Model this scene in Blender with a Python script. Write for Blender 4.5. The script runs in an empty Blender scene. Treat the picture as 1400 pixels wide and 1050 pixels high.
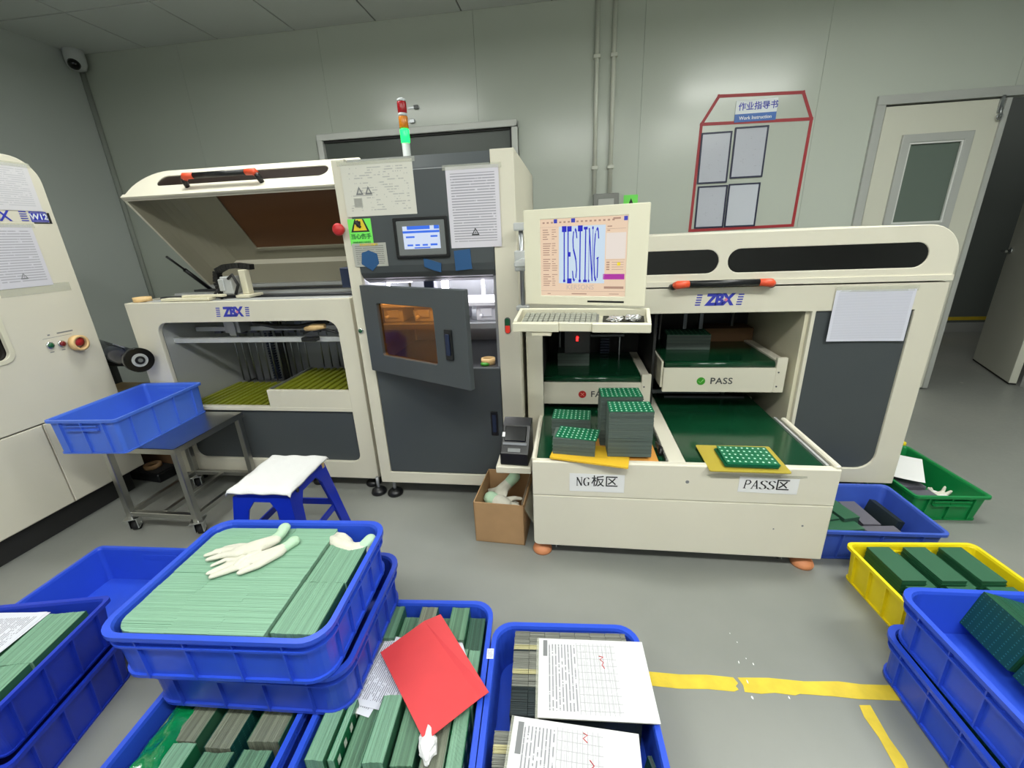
import bpy, bmesh, math, random
from mathutils import Vector, Matrix, Euler
random.seed(7)
SC = bpy.context.scene
COL = SC.collection
R = math.radians

# ------------------------------------------------------------------ camera, world, lights, exposure
cam_data = bpy.data.cameras.new('camera')
cam = bpy.data.objects.new('camera', cam_data)
COL.objects.link(cam)
cam_data.sensor_fit = 'HORIZONTAL'
cam_data.sensor_width = 36.0
cam_data.lens = 36.0 * 586.0 / 1400.0
cam_data.clip_start = 0.02
right = Vector((0.991, 0.128, -0.040)); up = Vector((-0.004, 0.331, 0.944)); fwd = Vector((-0.134, 0.935, -0.328))
fwd.normalize(); right = (right - right.dot(fwd) * fwd).normalized(); up = right.cross(fwd)
M4 = Matrix((right, up, -fwd)).transposed().to_4x4()
M4.translation = Vector((0, 0, 1.3))
cam.matrix_world = M4
SC.camera = cam

SC.view_settings.view_transform = 'Standard'
SC.view_settings.look = 'None'
SC.view_settings.gamma = 1.0
SC.view_settings.exposure = -0.17
SC.view_settings.use_curve_mapping = False

world = bpy.data.worlds.new('room_ambient')
SC.world = world
world.use_nodes = True
bg = world.node_tree.nodes['Background']
bg.inputs[0].default_value = (0.86, 0.95, 0.90, 1)
bg.inputs[1].default_value = 0.25

def area_light(name, loc, sx, sy, power, color=(0.99, 1.0, 0.95), rot=(0, 0, 0), spread=180):
    l = bpy.data.lights.new(name, 'AREA')
    l.shape = 'RECTANGLE'; l.size = sx; l.size_y = sy
    l.energy = power; l.color = color; l.spread = R(spread)
    o = bpy.data.objects.new(name, l)
    o.location = loc; o.rotation_euler = rot
    COL.objects.link(o)
    return o
LP = 30
for lx, ly, k in ((-1.55, 1.95, .62), (1.68, 1.88, 1.0), (0.05, -0.1, 1.15), (-1.6, -0.1, .75), (1.7, -0.1, 1.2), (-1.6, -2.0, .4), (0.05, -2.0, .42), (1.7, -2.0, .6)):
    area_light('ceiling_lamp', (lx, ly, 2.62), 1.1, 0.28, LP * k)
    area_light('ceiling_fill_upward', (lx, ly, 2.64), 1.1, 0.28, LP * k * .62, rot=(math.pi, 0, 0))   # added upward fill that brightens the ceiling and upper walls

# ------------------------------------------------------------------ materials
def lin(c):
    out = []
    for v in c[:3]:
        v = v / 255.0
        out.append(v / 12.92 if v <= 0.04045 else ((v + 0.055) / 1.055) ** 2.4)
    return (out[0], out[1], out[2], 1.0)
MATS = {}
def mat(name, col, rough=0.5, metal=0.0, noise=0.0, nscale=8.0, bump=0.0, bscale=60.0, emit=None, estr=0.0, alpha=1.0, trans=0.0, spec=0.5, island=0.0, coat=0.0):
    m = bpy.data.materials.new(name); m.use_nodes = True
    nt = m.node_tree; b = nt.nodes['Principled BSDF']
    c = lin(col)
    b.inputs['Base Color'].default_value = c
    b.inputs['Roughness'].default_value = rough
    b.inputs['Metallic'].default_value = metal
    b.inputs['Specular IOR Level'].default_value = spec
    b.inputs['Alpha'].default_value = alpha
    b.inputs['Transmission Weight'].default_value = trans
    b.inputs['Coat Weight'].default_value = coat
    if emit is not None:
        b.inputs['Emission Color'].default_value = lin(emit); b.inputs['Emission Strength'].default_value = estr
    src = None
    if noise > 0 or bump > 0:
        tc = nt.nodes.new('ShaderNodeTexCoord')
        if noise > 0:
            n = nt.nodes.new('ShaderNodeTexNoise'); n.inputs['Scale'].default_value = nscale; n.inputs['Detail'].default_value = 5
            nt.links.new(tc.outputs['Object'], n.inputs['Vector'])
            mr = nt.nodes.new('ShaderNodeMapRange'); mr.inputs[1].default_value = .3; mr.inputs[2].default_value = .7
            mr.inputs[3].default_value = 1 - noise; mr.inputs[4].default_value = 1 + noise
            nt.links.new(n.outputs[0], mr.inputs[0]); src = mr.outputs[0]
        if bump > 0:
            n2 = nt.nodes.new('ShaderNodeTexNoise'); n2.inputs['Scale'].default_value = bscale; n2.inputs['Detail'].default_value = 3
            nt.links.new(tc.outputs['Object'], n2.inputs['Vector'])
            bp = nt.nodes.new('ShaderNodeBump'); bp.inputs['Strength'].default_value = bump; bp.inputs['Distance'].default_value = .01
            nt.links.new(n2.outputs[0], bp.inputs['Height']); nt.links.new(bp.outputs[0], b.inputs['Normal'])
    if island > 0:
        g = nt.nodes.new('ShaderNodeNewGeometry')
        mr2 = nt.nodes.new('ShaderNodeMapRange'); mr2.inputs[3].default_value = 1 - island; mr2.inputs[4].default_value = 1 + island
        nt.links.new(g.outputs['Random Per Island'], mr2.inputs[0])
        if src is not None:
            mu = nt.nodes.new('ShaderNodeMath'); mu.operation = 'MULTIPLY'
            nt.links.new(src, mu.inputs[0]); nt.links.new(mr2.outputs[0], mu.inputs[1]); src = mu.outputs[0]
        else: src = mr2.outputs[0]
    if src is not None:
        vm = nt.nodes.new('ShaderNodeVectorMath'); vm.operation = 'SCALE'
        vm.inputs[0].default_value = c[:3]
        nt.links.new(src, vm.inputs['Scale']); nt.links.new(vm.outputs[0], b.inputs['Base Color'])
    MATS[name] = m
    return m

def nodes_of(m):
    nt = m.node_tree
    return nt, nt.nodes['Principled BSDF'], (lambda t, **k: _n(nt, t, **k))
def _n(nt, t, **k):
    n = nt.nodes.new(t)
    for a, v in k.items(): setattr(n, a, v)
    return n
def math_n(nt, op, a, b=None):
    n = nt.nodes.new('ShaderNodeMath'); n.operation = op
    for i, v in enumerate((a, b)):
        if v is None: continue
        if isinstance(v, (int, float)): n.inputs[i].default_value = v
        else: nt.links.new(v, n.inputs[i])
    return n.outputs[0]

def paper_mat(name, base=(226, 226, 230), ink=(120, 122, 130), rows=34, words=9, fill=.62, margin=.08, rough=.45, form=False, vert=False, header=True, coat=0.0, red=0.0):
    """printed sheet: rows of broken text strokes (flat print) laid out in the sheet's own 0..1 frame"""
    m = mat(name, base, rough, spec=.4, coat=coat)
    nt, b, N = nodes_of(m)
    tc = N('ShaderNodeTexCoord'); sp = N('ShaderNodeSeparateXYZ'); nt.links.new(tc.outputs['Generated'], sp.inputs[0])
    u, v = (sp.outputs[1], sp.outputs[0]) if vert else (sp.outputs[0], sp.outputs[1])
    row = math_n(nt, 'MULTIPLY', v, float(rows)); rid = math_n(nt, 'FLOOR', row); fr = math_n(nt, 'FRACT', row)
    inrow = math_n(nt, 'MULTIPLY', math_n(nt, 'GREATER_THAN', fr, .3), math_n(nt, 'LESS_THAN', fr, .72))
    cb = N('ShaderNodeCombineXYZ'); nt.links.new(math_n(nt, 'MULTIPLY', u, float(words)), cb.inputs[0]); nt.links.new(math_n(nt, 'MULTIPLY', rid, 7.31), cb.inputs[1])
    no = N('ShaderNodeTexNoise'); no.inputs['Scale'].default_value = 1.0; no.inputs['Detail'].default_value = 4; no.inputs['Roughness'].default_value = .75
    nt.links.new(cb.outputs[0], no.inputs['Vector'])
    word = math_n(nt, 'GREATER_THAN', no.outputs[0], 1 - fill)
    ink_f = math_n(nt, 'MULTIPLY', inrow, word)
    for a in (u, v):
        ink_f = math_n(nt, 'MULTIPLY', ink_f, math_n(nt, 'MULTIPLY', math_n(nt, 'GREATER_THAN', a, margin), math_n(nt, 'LESS_THAN', a, 1 - margin)))
    ink_f = math_n(nt, 'MULTIPLY', ink_f, .75)
    if form:
        ink_f = math_n(nt, 'MULTIPLY', ink_f, math_n(nt, 'MAXIMUM', math_n(nt, 'LESS_THAN', v, .36), math_n(nt, 'MULTIPLY', .35, math_n(nt, 'LESS_THAN', v, .72))))
        g = None
        for a, k, lo, hi in ((u, 11.0, .12, .92), (v, 25.0, .1, .9)):
            f2 = math_n(nt, 'FRACT', math_n(nt, 'MULTIPLY', a, k))
            ln = math_n(nt, 'LESS_THAN', f2, .09 if k < 20 else .14)
            g = ln if g is None else math_n(nt, 'MAXIMUM', g, ln)
        for a, lo, hi in ((u, .05, .95), (v, .36, .72)):
            g = math_n(nt, 'MULTIPLY', g, math_n(nt, 'MULTIPLY', math_n(nt, 'GREATER_THAN', a, lo), math_n(nt, 'LESS_THAN', a, hi)))
        ink_f = math_n(nt, 'MAXIMUM', ink_f, math_n(nt, 'MULTIPLY', g, .5))
    mx = N('ShaderNodeMix', data_type='RGBA'); mx.inputs[6].default_value = lin(base); mx.inputs[7].default_value = lin(ink)
    nt.links.new(ink_f, mx.inputs[0]); nt.links.new(mx.outputs[2], b.inputs['Base Color'])
    return m

def pcb_mat(name, base=(14, 96, 62), pad=(170, 205, 180), nx=10, ny=6, dot=.2, rough=.3, spec=.5):
    m = mat(name, base, rough, spec=spec)
    nt, b, N = nodes_of(m)
    tc = N('ShaderNodeTexCoord'); sp = N('ShaderNodeSeparateXYZ'); nt.links.new(tc.outputs['UV'], sp.inputs[0])
    f = None
    for a, k, d in ((sp.outputs[0], nx, dot), (sp.outputs[1], ny, dot * .9)):
        fr = math_n(nt, 'ABSOLUTE', math_n(nt, 'SUBTRACT', math_n(nt, 'FRACT', math_n(nt, 'MULTIPLY', a, float(k))), .5))
        g = math_n(nt, 'LESS_THAN', fr, d * .5)
        f = g if f is None else math_n(nt, 'MULTIPLY', f, g)
    mx = N('ShaderNodeMix', data_type='RGBA'); mx.inputs[6].default_value = lin(base); mx.inputs[7].default_value = lin(pad)
    nt.links.new(f, mx.inputs[0]); nt.links.new(mx.outputs[2], b.inputs['Base Color'])
    return m

# ------------------------------------------------------------------ geometry helpers
class G:
    """collects boxes, tubes and lofts; build() links them as ONE mesh object"""
    def __init__(s): s.v = []; s.f = []; s.m = []; s.mi = 0; s.sm = []; s.uv = {}
    def add(s, vs, fs, M=None, smooth=False):
        o = len(s.v)
        for p in vs:
            p = Vector(p)
            s.v.append(M @ p if M is not None else p)
        for f in fs:
            s.f.append([i + o for i in f]); s.m.append(s.mi); s.sm.append(smooth)
        return s
    def box(s, x0, x1, y0, y1, z0, z1, M=None):
        vs = [(x0, y0, z0), (x1, y0, z0), (x1, y1, z0), (x0, y1, z0), (x0, y0, z1), (x1, y0, z1), (x1, y1, z1), (x0, y1, z1)]
        return s.add(vs, [(0, 3, 2, 1), (4, 5, 6, 7), (0, 1, 5, 4), (1, 2, 6, 5), (2, 3, 7, 6), (3, 0, 4, 7)], M)
    def cbox(s, c, d, rz=0, rx=0, ry=0):
        M = Matrix.Translation(Vector(c)) @ Euler((rx, ry, rz)).to_matrix().to_4x4()
        return s.box(-d[0] / 2, d[0] / 2, -d[1] / 2, d[1] / 2, -d[2] / 2, d[2] / 2, M)
    def rings(s, rings, cap0=True, cap1=True, smooth=False, closed=False):
        n = len(rings[0]); vs = [p for r in rings for p in r]; fs = []
        k = len(rings)
        for a in range(k if closed else k - 1):
            b = (a + 1) % k
            for i in range(n):
                j = (i + 1) % n
                fs.append((a * n + i, a * n + j, b * n + j, b * n + i))
        s.add(vs, fs, None, smooth)
        o = len(s.v) - len(vs)
        if cap0 and not closed: s.f.append([o + i for i in range(n)][::-1]); s.m.append(s.mi); s.sm.append(False)
        if cap1 and not closed: s.f.append([o + (k - 1) * n + i for i in range(n)]); s.m.append(s.mi); s.sm.append(False)
        return s
    def tube(s, pts, r, n=10, smooth=True, cap=True):
        pts = [Vector(p) for p in pts]
        rs = r if isinstance(r, (list, tuple)) else [r] * len(pts)
        rings = []; prev = None
        for i, p in enumerate(pts):
            if i == 0: d = pts[1] - pts[0]
            elif i == len(pts) - 1: d = pts[-1] - pts[-2]
            else: d = (pts[i + 1] - p).normalized() + (p - pts[i - 1]).normalized()
            d.normalize()
            if prev is None:
                a = Vector((0, 0, 1)) if abs(d.z) < .9 else Vector((1, 0, 0))
                e1 = d.cross(a).normalized()
            else:
                e1 = (prev - prev.dot(d) * d).normalized()
            prev = e1; e2 = d.cross(e1)
            rings.append([p + rs[i] * (math.cos(2 * math.pi * k / n) * e1 + math.sin(2 * math.pi * k / n) * e2) for k in range(n)])
        return s.rings(rings, cap, cap, smooth)
    def cyl(s, p0, p1, r, n=16, r1=None):
        return s.tube([p0, p1], [r, r if r1 is None else r1], n)
    def lathe(s, prof, c=(0, 0, 0), axis='Z', n=24, smooth=True, closed=False):
        rings = []
        for (r, h) in prof:
            ring = []
            for k in range(n):
                a = 2 * math.pi * k / n; x, y = r * math.cos(a), r * math.sin(a)
                p = {'Z': (x, y, h), 'Y': (x, h, -y), 'X': (h, x, y)}[axis]
                ring.append(Vector(p) + Vector(c))
            rings.append(ring)
        return s.rings(rings, True, True, smooth, closed)
    def torus(s, c, Rr, r, axis='Y', n=24, m=10):
        rings = []
        for k in range(n):
            a = 2 * math.pi * k / n; ring = []
            for q in range(m):
                b = 2 * math.pi * q / m; rr = Rr + r * math.cos(b); h = r * math.sin(b); x, y = rr * math.cos(a), rr * math.sin(a)
                ring.append(Vector({'Z': (x, y, h), 'Y': (x, h, -y), 'X': (h, x, y)}[axis]) + Vector(c))
            rings.append(ring)
        return s.rings(rings, smooth=True, closed=True)
    def mesh(s, me, M=None):
        return s.add([v.co for v in me.vertices], [list(p.vertices) for p in me.polygons], M)
    def build(s, name, mats, parent=None, bevel=0.0, seg=1, loc=None, at=None, shift=True, boxuv=False, label=None, stuff=False, sub=0):
        org = Vector((0, 0, 0))
        if parent is not None and shift: org = origin(parent)
        if loc is not None: org = Vector(loc)
        me = bpy.data.meshes.new(name)
        me.from_pydata([tuple(p - org) for p in s.v], [], s.f)
        me.polygons.foreach_set('material_index', s.m)
        me.polygons.foreach_set('use_smooth', s.sm)
        for m in (mats if isinstance(mats, (list, tuple)) else [mats]): me.materials.append(m if not isinstance(m, str) else MATS[m])
        if bevel > 0:
            bm = bmesh.new(); bm.from_mesh(me)
            bmesh.ops.remove_doubles(bm, verts=bm.verts, dist=1e-6)
            bmesh.ops.recalc_face_normals(bm, faces=bm.faces)
            es = [e for e in bm.edges if len(e.link_faces) == 2 and e.calc_face_angle(0) > R(35)]
            bmesh.ops.bevel(bm, geom=es, offset=bevel, segments=seg, affect='EDGES', profile=.6, clamp_overlap=True)
            bm.to_mesh(me); bm.free()
        if boxuv: box_uv(me)
        o = bpy.data.objects.new(name, me); COL.objects.link(o)
        if parent is not None: o.parent = parent
        if loc is not None: o.location = loc
        if at is not None: o.location = at
        if label: o['label'] = label
        if stuff: o['kind'] = 'stuff'
        return o

def box_uv(me):
    """0..1 UV over the mesh's own footprint in x/y (boards lie flat in their own frame)"""
    xs = [v.co.x for v in me.vertices]; ys = [v.co.y for v in me.vertices]
    x0, x1, y0, y1 = min(xs), max(xs), min(ys), max(ys)
    uv = me.uv_layers.new(name='UVMap')
    for lp in me.loops:
        c = me.vertices[lp.vertex_index].co
        uv.data[lp.index].uv = ((c.x - x0) / (x1 - x0 + 1e-9), (c.y - y0) / (y1 - y0 + 1e-9))

def origin(o):
    p = Vector((0, 0, 0))
    while o is not None: p += o.location; o = o.parent
    return p
def thing(name, label, cat, loc=(0, 0, 0), rz=0.0, group=None, rot=None):
    o = bpy.data.objects.new(name, None); COL.objects.link(o)
    o.empty_display_size = .05
    o.location = loc; o.rotation_euler = rot if rot else (0, 0, rz)
    o['label'] = label; o['category'] = cat
    if group: o['group'] = group
    return o
def tag(o, label, cat, group=None):
    o['label'] = label; o['category'] = cat
    if group: o['group'] = group
    return o
def struct(o, label=None):
    o['kind'] = 'structure'
    if label: o['label'] = label
    return o
def dup(o, parent=None):
    c = o.copy(); COL.objects.link(c); c.parent = parent
    for ch in list(o.children): dup(ch, c)
    return c

def rrect(x0, x1, y0, y1, r, n=6):
    """rounded rectangle outline; r is one radius or four (bl, br, tr, tl)"""
    rs = r if isinstance(r, (list, tuple)) else (r,) * 4
    out = []
    for (cx, cy, rr, a0) in ((x0 + rs[0], y0 + rs[0], rs[0], 180), (x1 - rs[1], y0 + rs[1], rs[1], 270), (x1 - rs[2], y1 - rs[2], rs[2], 0), (x0 + rs[3], y1 - rs[3], rs[3], 90)):
        if rr <= 1e-6: out.append((cx, cy)); continue
        for k in range(n + 1):
            a = R(a0 + 90 * k / n); out.append((cx + rr * math.cos(a), cy + rr * math.sin(a)))
    return out
def plate_mesh(outlines, thick, bev=0.0):
    """flat plate (with holes) from 2-D outlines, thickness along local z, centred"""
    cu = bpy.data.curves.new('plate', 'CURVE'); cu.dimensions = '2D'; cu.fill_mode = 'BOTH'
    cu.extrude = max(thick / 2 - bev, 1e-5); cu.bevel_depth = bev; cu.bevel_resolution = 1; cu.offset = -bev
    for pts in outlines:
        sp = cu.splines.new('POLY'); sp.points.add(len(pts) - 1)
        for i, p in enumerate(pts): sp.points[i].co = (p[0], p[1], 0, 1)
        sp.use_cyclic_u = True
    o = bpy.data.objects.new('plate', cu)
    me = bpy.data.meshes.new_from_object(o)
    bpy.data.objects.remove(o); bpy.data.curves.remove(cu)
    return me
MX_FRONT = Matrix(((1, 0, 0, 0), (0, 0, -1, 0), (0, 1, 0, 0), (0, 0, 0, 1)))   # (x,y)->(x,z), plate normal to -y
MX_SIDE = Matrix(((0, 0, 1, 0), (1, 0, 0, 0), (0, 1, 0, 0), (0, 0, 0, 1)))      # (x,y)->(y,z), plate normal to +x
def front_plate(g, outlines, y, thick=.02, bev=0.0):
    """plate standing in the xz plane with its front face at y"""
    return g.mesh(plate_mesh(outlines, thick, bev), Matrix.Translation((0, y + thick / 2, 0)) @ MX_FRONT)
def side_plate(g, outlines, x, thick=.02, bev=0.0):
    return g.mesh(plate_mesh(outlines, thick, bev), Matrix.Translation((x - thick / 2, 0, 0)) @ MX_SIDE)
def top_plate(g, outlines, z, thick=.02, bev=0.0):
    return g.mesh(plate_mesh(outlines, thick, bev), Matrix.Translation((0, 0, z - thick / 2)))

def text_mesh(s, size=1.0, align='CENTER', bold=0.0, extrude=.0004, shear=0.0, space=1.0):
    cu = bpy.data.curves.new('writing', 'FONT'); cu.body = s; cu.size = size; cu.align_x = align; cu.align_y = 'CENTER'
    cu.extrude = extrude; cu.offset = bold; cu.shear = shear; cu.space_character = space; cu.resolution_u = 3
    o = bpy.data.objects.new('writing', cu)
    me = bpy.data.meshes.new_from_object(o)
    bpy.data.objects.remove(o); bpy.data.curves.remove(cu)
    return me
def front_text(g, s, x, y, z, size, sx=1.0, **k):
    return g.mesh(text_mesh(s, size, **k), Matrix.Translation((x, y, z)) @ MX_FRONT @ Matrix.Diagonal((sx, 1, 1, 1)))

# thick-and-thin lettering drawn as strokes (stretched roman capitals), unit box 0..1
def strokes(ch):
    S = {'T': [((0, 1), (1, 1), .11, 'h'), ((.5, 0), (.5, 1), .2, 'v'), ((.25, 0), (.75, 0), .05, 'h')],
         'E': [((.2, 0), (.2, 1), .2, 'v'), ((0, 1), (.95, 1), .1, 'h'), ((0, 0), (1, 0), .1, 'h'), ((.2, .52), (.75, .52), .09, 'h')],
         'I': [((.5, 0), (.5, 1), .2, 'v'), ((.1, 0), (.9, 0), .05, 'h'), ((.1, 1), (.9, 1), .05, 'h')],
         'N': [((.12, 0), (.12, 1), .09, 'v'), ((.88, 0), (.88, 1), .09, 'v'), ((.1, 1), (.88, 0), .2, 'v'), ((0, 0), (.3, 0), .05, 'h'), ((.7, 1), (1, 1), .05, 'h')]}
    return S.get(ch)
ARCS = {'S': [(.92, .82), (.8, .94), (.55, 1), (.25, .95), (.1, .8), (.2, .62), (.5, .52), (.8, .4), (.93, .22), (.8, .06), (.5, 0), (.2, .05), (.06, .2)],
        'G': [(.92, .8), (.8, .95), (.55, 1), (.25, .9), (.08, .62), (.06, .38), (.22, .1), (.52, 0), (.8, .06), (.84, .2), (.84, .44), (.62, .44), (1, .44)]}
def roman(g, s, x, y, z, w, h, gap=.18, tk=1.0):
    """stretched roman capitals standing at (x..), front at y, baseline z; w per letter"""
    for ch in s:
        polys = []
        if strokes(ch):
            for (a, b, t, k) in strokes(ch):
                if k == 'v': hw = t * w * .5 * tk; q = [(a[0] * w - hw, a[1] * h), (a[0] * w + hw, a[1] * h), (b[0] * w + hw, b[1] * h), (b[0] * w - hw, b[1] * h)]
                else: hh = t * h * .5 * min(tk, 1); q = [(a[0] * w, a[1] * h - hh), (b[0] * w, b[1] * h - hh), (b[0] * w, b[1] * h + hh), (a[0] * w, a[1] * h + hh)]
                polys.append(q)
        else:
            P = ARCS[ch]
            for a, b in zip(P, P[1:]):
                hw = .09 * w * tk
                hh = .0 if abs(a[0] - b[0]) < abs(a[1] - b[1]) * 1.2 else .018 * h
                polys.append([(a[0] * w - hw, a[1] * h - hh), (b[0] * w - hw, b[1] * h - hh), (b[0] * w + hw, b[1] * h + hh), (a[0] * w + hw, a[1] * h + hh)])
        for k, q in enumerate(polys):
            g.add([(x + p[0], y - .00003 * k, z + p[1]) for p in q], [(0, 1, 2, 3)])
        x += w * (1 + gap)
def eval_mesh(o):
    dg = bpy.context.evaluated_depsgraph_get(); dg.update()
    return bpy.data.meshes.new_from_object(o.evaluated_get(dg))
# ------------------------------------------------------------------ palette
mat('cream_paint', (217, 212, 195), .42, noise=.025, nscale=3)
mat('cream_worn', (218, 212, 188), .45, noise=.05, nscale=5)
mat('ivory_plastic', (216, 212, 190), .4)
mat('charcoal_paint', (70, 75, 78), .42, noise=.03, nscale=4)
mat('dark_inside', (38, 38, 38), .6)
mat('black_plastic', (20, 21, 23), .35)
mat('black_gloss', (12, 12, 14), .12)
mat('rubber', (24, 24, 25), .7)
mat('orange_plastic', (226, 82, 48), .4)
mat('red_plastic', (192, 40, 44), .4)
mat('logo_blue', (52, 60, 176), .5)
mat('logo_pink', (210, 120, 150), .5)
mat('ink_black', (30, 30, 32), .6)
mat('ink_grey', (120, 122, 124), .6)
mat('steel', (176, 176, 172), .28, metal=1.0, noise=.05, nscale=10)
mat('brushed_steel', (165, 168, 170), .36, metal=1.0)
mat('dark_steel', (92, 94, 98), .4, metal=.8)
mat('zinc', (160, 162, 166), .45, metal=.6)
mat('aluminium', (196, 198, 198), .4, metal=.35)
mat('chrome', (220, 222, 224), .12, metal=1.0)
mat('blue_bin', (44, 80, 204), .32, noise=.04, nscale=6, spec=.45)
mat('blue_bin_light', (72, 112, 216), .34, noise=.04, nscale=6, spec=.45)
mat('blue_bin_old', (58, 88, 184), .45, noise=.1, nscale=9)
mat('green_bin', (16, 128, 66), .4, noise=.05, nscale=6)
mat('yellow_bin', (236, 214, 22), .4, noise=.04, nscale=6)
mat('stool_blue', (14, 44, 178), .33)
mat('white_cloth', (226, 226, 226), .9, bump=.25, bscale=220)
mat('glove_white', (208, 206, 192), .8, bump=.2, bscale=300, noise=.05, nscale=30)
mat('glove_cuff', (176, 208, 178), .8, bump=.2, bscale=300)
mat('cardboard', (172, 136, 96), .8, noise=.05, nscale=14)
mat('cardboard_dark', (120, 88, 60), .85)
mat('tape_cream', (228, 192, 136), .5)
mat('brown_glass', (112, 74, 46), .3, spec=.5)
mat('smoke_glass', (16, 15, 15), .1, spec=.6)
mat('window_grey', (84, 90, 86), .35, spec=.4)
mat('pane_grey', (92, 104, 96), .25, spec=.5)
mat('belt_green', (14, 62, 38), .14, spec=.6, noise=.04, nscale=3)
mat('belt_dark', (10, 44, 28), .2, spec=.5)
mat('slat_green', (140, 146, 40), .35)
mat('slat_dark', (70, 74, 20), .5)
mat('pcb_edge', (122, 164, 138), .5, island=.16)
mat('pcb_edge_mid', (96, 134, 108), .5, island=.3)
mat('pcb_edge_grey', (118, 124, 108), .55, island=.3)
mat('pcb_edge_dark', (58, 92, 76), .5, island=.35)
mat('pcb_stack_grey', (86, 98, 92), .55, island=.22)
mat('pcb_plain', (28, 96, 62), .3)
mat('pcb_plain_dark', (50, 96, 70), .4, island=.15)
mat('screen_faint', (50, 46, 44), .3, emit=(226, 204, 188), estr=.85)
mat('grey_board', (118, 120, 112), .55, island=.25)
mat('tan_board', (176, 170, 128), .55, island=.15)
mat('black_board', (34, 44, 46), .5, island=.3)
mat('violet_board', (96, 94, 104), .5, island=.2)
mat('yellow_board', (224, 180, 48), .35)
mat('orange_board', (214, 150, 70), .45)
mat('olive_board', (176, 158, 60), .35)
mat('red_paper', (206, 60, 64), .55, noise=.03, nscale=12)
mat('white_paper', (226, 226, 226), .6)
mat('green_sticker', (120, 236, 96), .5)
mat('yellow_print', (232, 206, 50), .5)
mat('blue_tape', (40, 84, 132), .4)
mat('grey_label', (168, 168, 162), .5)
mat('clear_tape', (214, 216, 200), .2, alpha=.25)
mat('sleeve', (200, 204, 214), .15, coat=.3)
mat('navy_frame', (28, 32, 62), .45)
mat('red_tape', (160, 42, 48), .5)
mat('sign_white', (222, 228, 232), .4)
mat('sign_blue', (40, 96, 176), .4)
mat('pipe_white', (206, 208, 196), .4)
mat('switch_grey', (132, 134, 130), .5)
mat('door_white', (200, 200, 186), .42)
mat('frame_grey', (176, 178, 174), .38, metal=.15)
mat('trim_white', (206, 208, 204), .42)
mat('camera_white', (196, 200, 200), .4)
mat('floor_yellow', (212, 186, 50), .55, noise=.14, nscale=16)
mat('key_grey', (150, 152, 140), .5)
mat('foil', (210, 210, 210), .2, metal=.8)
mat('ok_green', (60, 150, 40), .5)
def scuffed(name, base, mark, scale, thr):
    m = mat(name, base, .36); nt, b, N = nodes_of(m)
    tc = N('ShaderNodeTexCoord'); n = N('ShaderNodeTexNoise'); n.inputs['Scale'].default_value = scale; n.inputs['Detail'].default_value = 7; n.inputs['Roughness'].default_value = .7; n.inputs['Distortion'].default_value = 1.2
    nt.links.new(tc.outputs['Object'], n.inputs['Vector']); f = math_n(nt, 'GREATER_THAN', n.outputs[0], thr)
    mx = N('ShaderNodeMix', data_type='RGBA'); mx.inputs[6].default_value = lin(base); mx.inputs[7].default_value = lin(mark)
    nt.links.new(math_n(nt, 'MULTIPLY', f, .75), mx.inputs[0]); nt.links.new(mx.outputs[2], b.inputs['Base Color'])
scuffed('blue_bin_scuffed', (40, 70, 184), (176, 186, 214), 9.0, .70)
mat('fail_red', (176, 40, 36), .5)
mat('lamp_red', (150, 16, 26), .25, emit=(150, 10, 20), estr=.15)
mat('lamp_amber', (196, 120, 20), .25, emit=(200, 110, 10), estr=.15)
mat('lamp_green', (30, 200, 80), .25, emit=(20, 235, 90), estr=3.2)
mat('led_red', (255, 40, 30), .3, emit=(255, 30, 30), estr=6.0)
mat('led_white', (255, 255, 255), .3, emit=(250, 245, 255), estr=14.0)
mat('screen_cream', (60, 54, 50), .3, emit=(252, 222, 192), estr=.88)
mat('screen_pane', (60, 58, 56), .3, emit=(248, 236, 226), estr=.9)
mat('screen_sky', (50, 56, 62), .3, emit=(212, 230, 246), estr=.95)
mat('screen_blue', (40, 60, 220), .4, emit=(36, 60, 220), estr=1.0)
mat('screen_ink', (60, 60, 200), .4, emit=(50, 50, 200), estr=.7)
mat('screen_brown', (50, 40, 36), .3, emit=(196, 158, 138), estr=.8)
mat('screen_violet', (140, 40, 130), .4, emit=(150, 40, 140), estr=.5)
mat('hmi_white', (60, 62, 70), .3, emit=(220, 232, 255), estr=.95)
mat('hmi_blue', (20, 30, 60), .3, emit=(60, 116, 240), estr=1.0)
mat('hmi_grey', (112, 116, 116), .4)
mat('wall_paint', (184, 190, 180), .2, noise=.012, nscale=1.2, spec=.55)
mat('wall_side', (186, 192, 188), .35, noise=.012, nscale=1.2, spec=.4)
mat('wall_joint', (150, 155, 147), .6)
mat('ceiling_tile', (214, 218, 216), .7, bump=.08, bscale=180)
mat('ceiling_grid', (110, 114, 110), .6)
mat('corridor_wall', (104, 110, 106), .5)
mat('blue_case', (26, 38, 66), .5)
paper_mat('notice_a', (218, 216, 206), (172, 172, 170), rows=22, words=5, fill=.47, coat=.6, rough=.25)
paper_mat('notice_b', (216, 212, 222), (138, 138, 146), rows=30, words=10, fill=.62, coat=.5, rough=.25)
paper_mat('notice_c', (214, 214, 226), (182, 182, 196), rows=38, words=20, fill=.7, margin=.04)
paper_mat('notice_d', (214, 212, 216), (186, 186, 192), rows=22, words=7, fill=.55)
paper_mat('sleeve_print', (190, 193, 204), (172, 175, 186), rows=26, words=5, fill=.4, coat=.7, rough=.2)
paper_mat('form_print', (214, 214, 217), (104, 106, 114), rows=34, words=14, fill=.56, form=True, vert=True)
paper_mat('slip_print', (214, 216, 226), (88, 90, 106), rows=26, words=8, fill=.55, vert=True)
paper_mat('plate_print', (176, 176, 168), (112, 112, 110), rows=12, words=9, fill=.6)
pcb_mat('pcb_pads', (18, 104, 70), (186, 232, 204), 9, 5, .34)
pcb_mat('pcb_pads_dark', (18, 88, 60), (60, 128, 100), 9, 5, .22)
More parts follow.
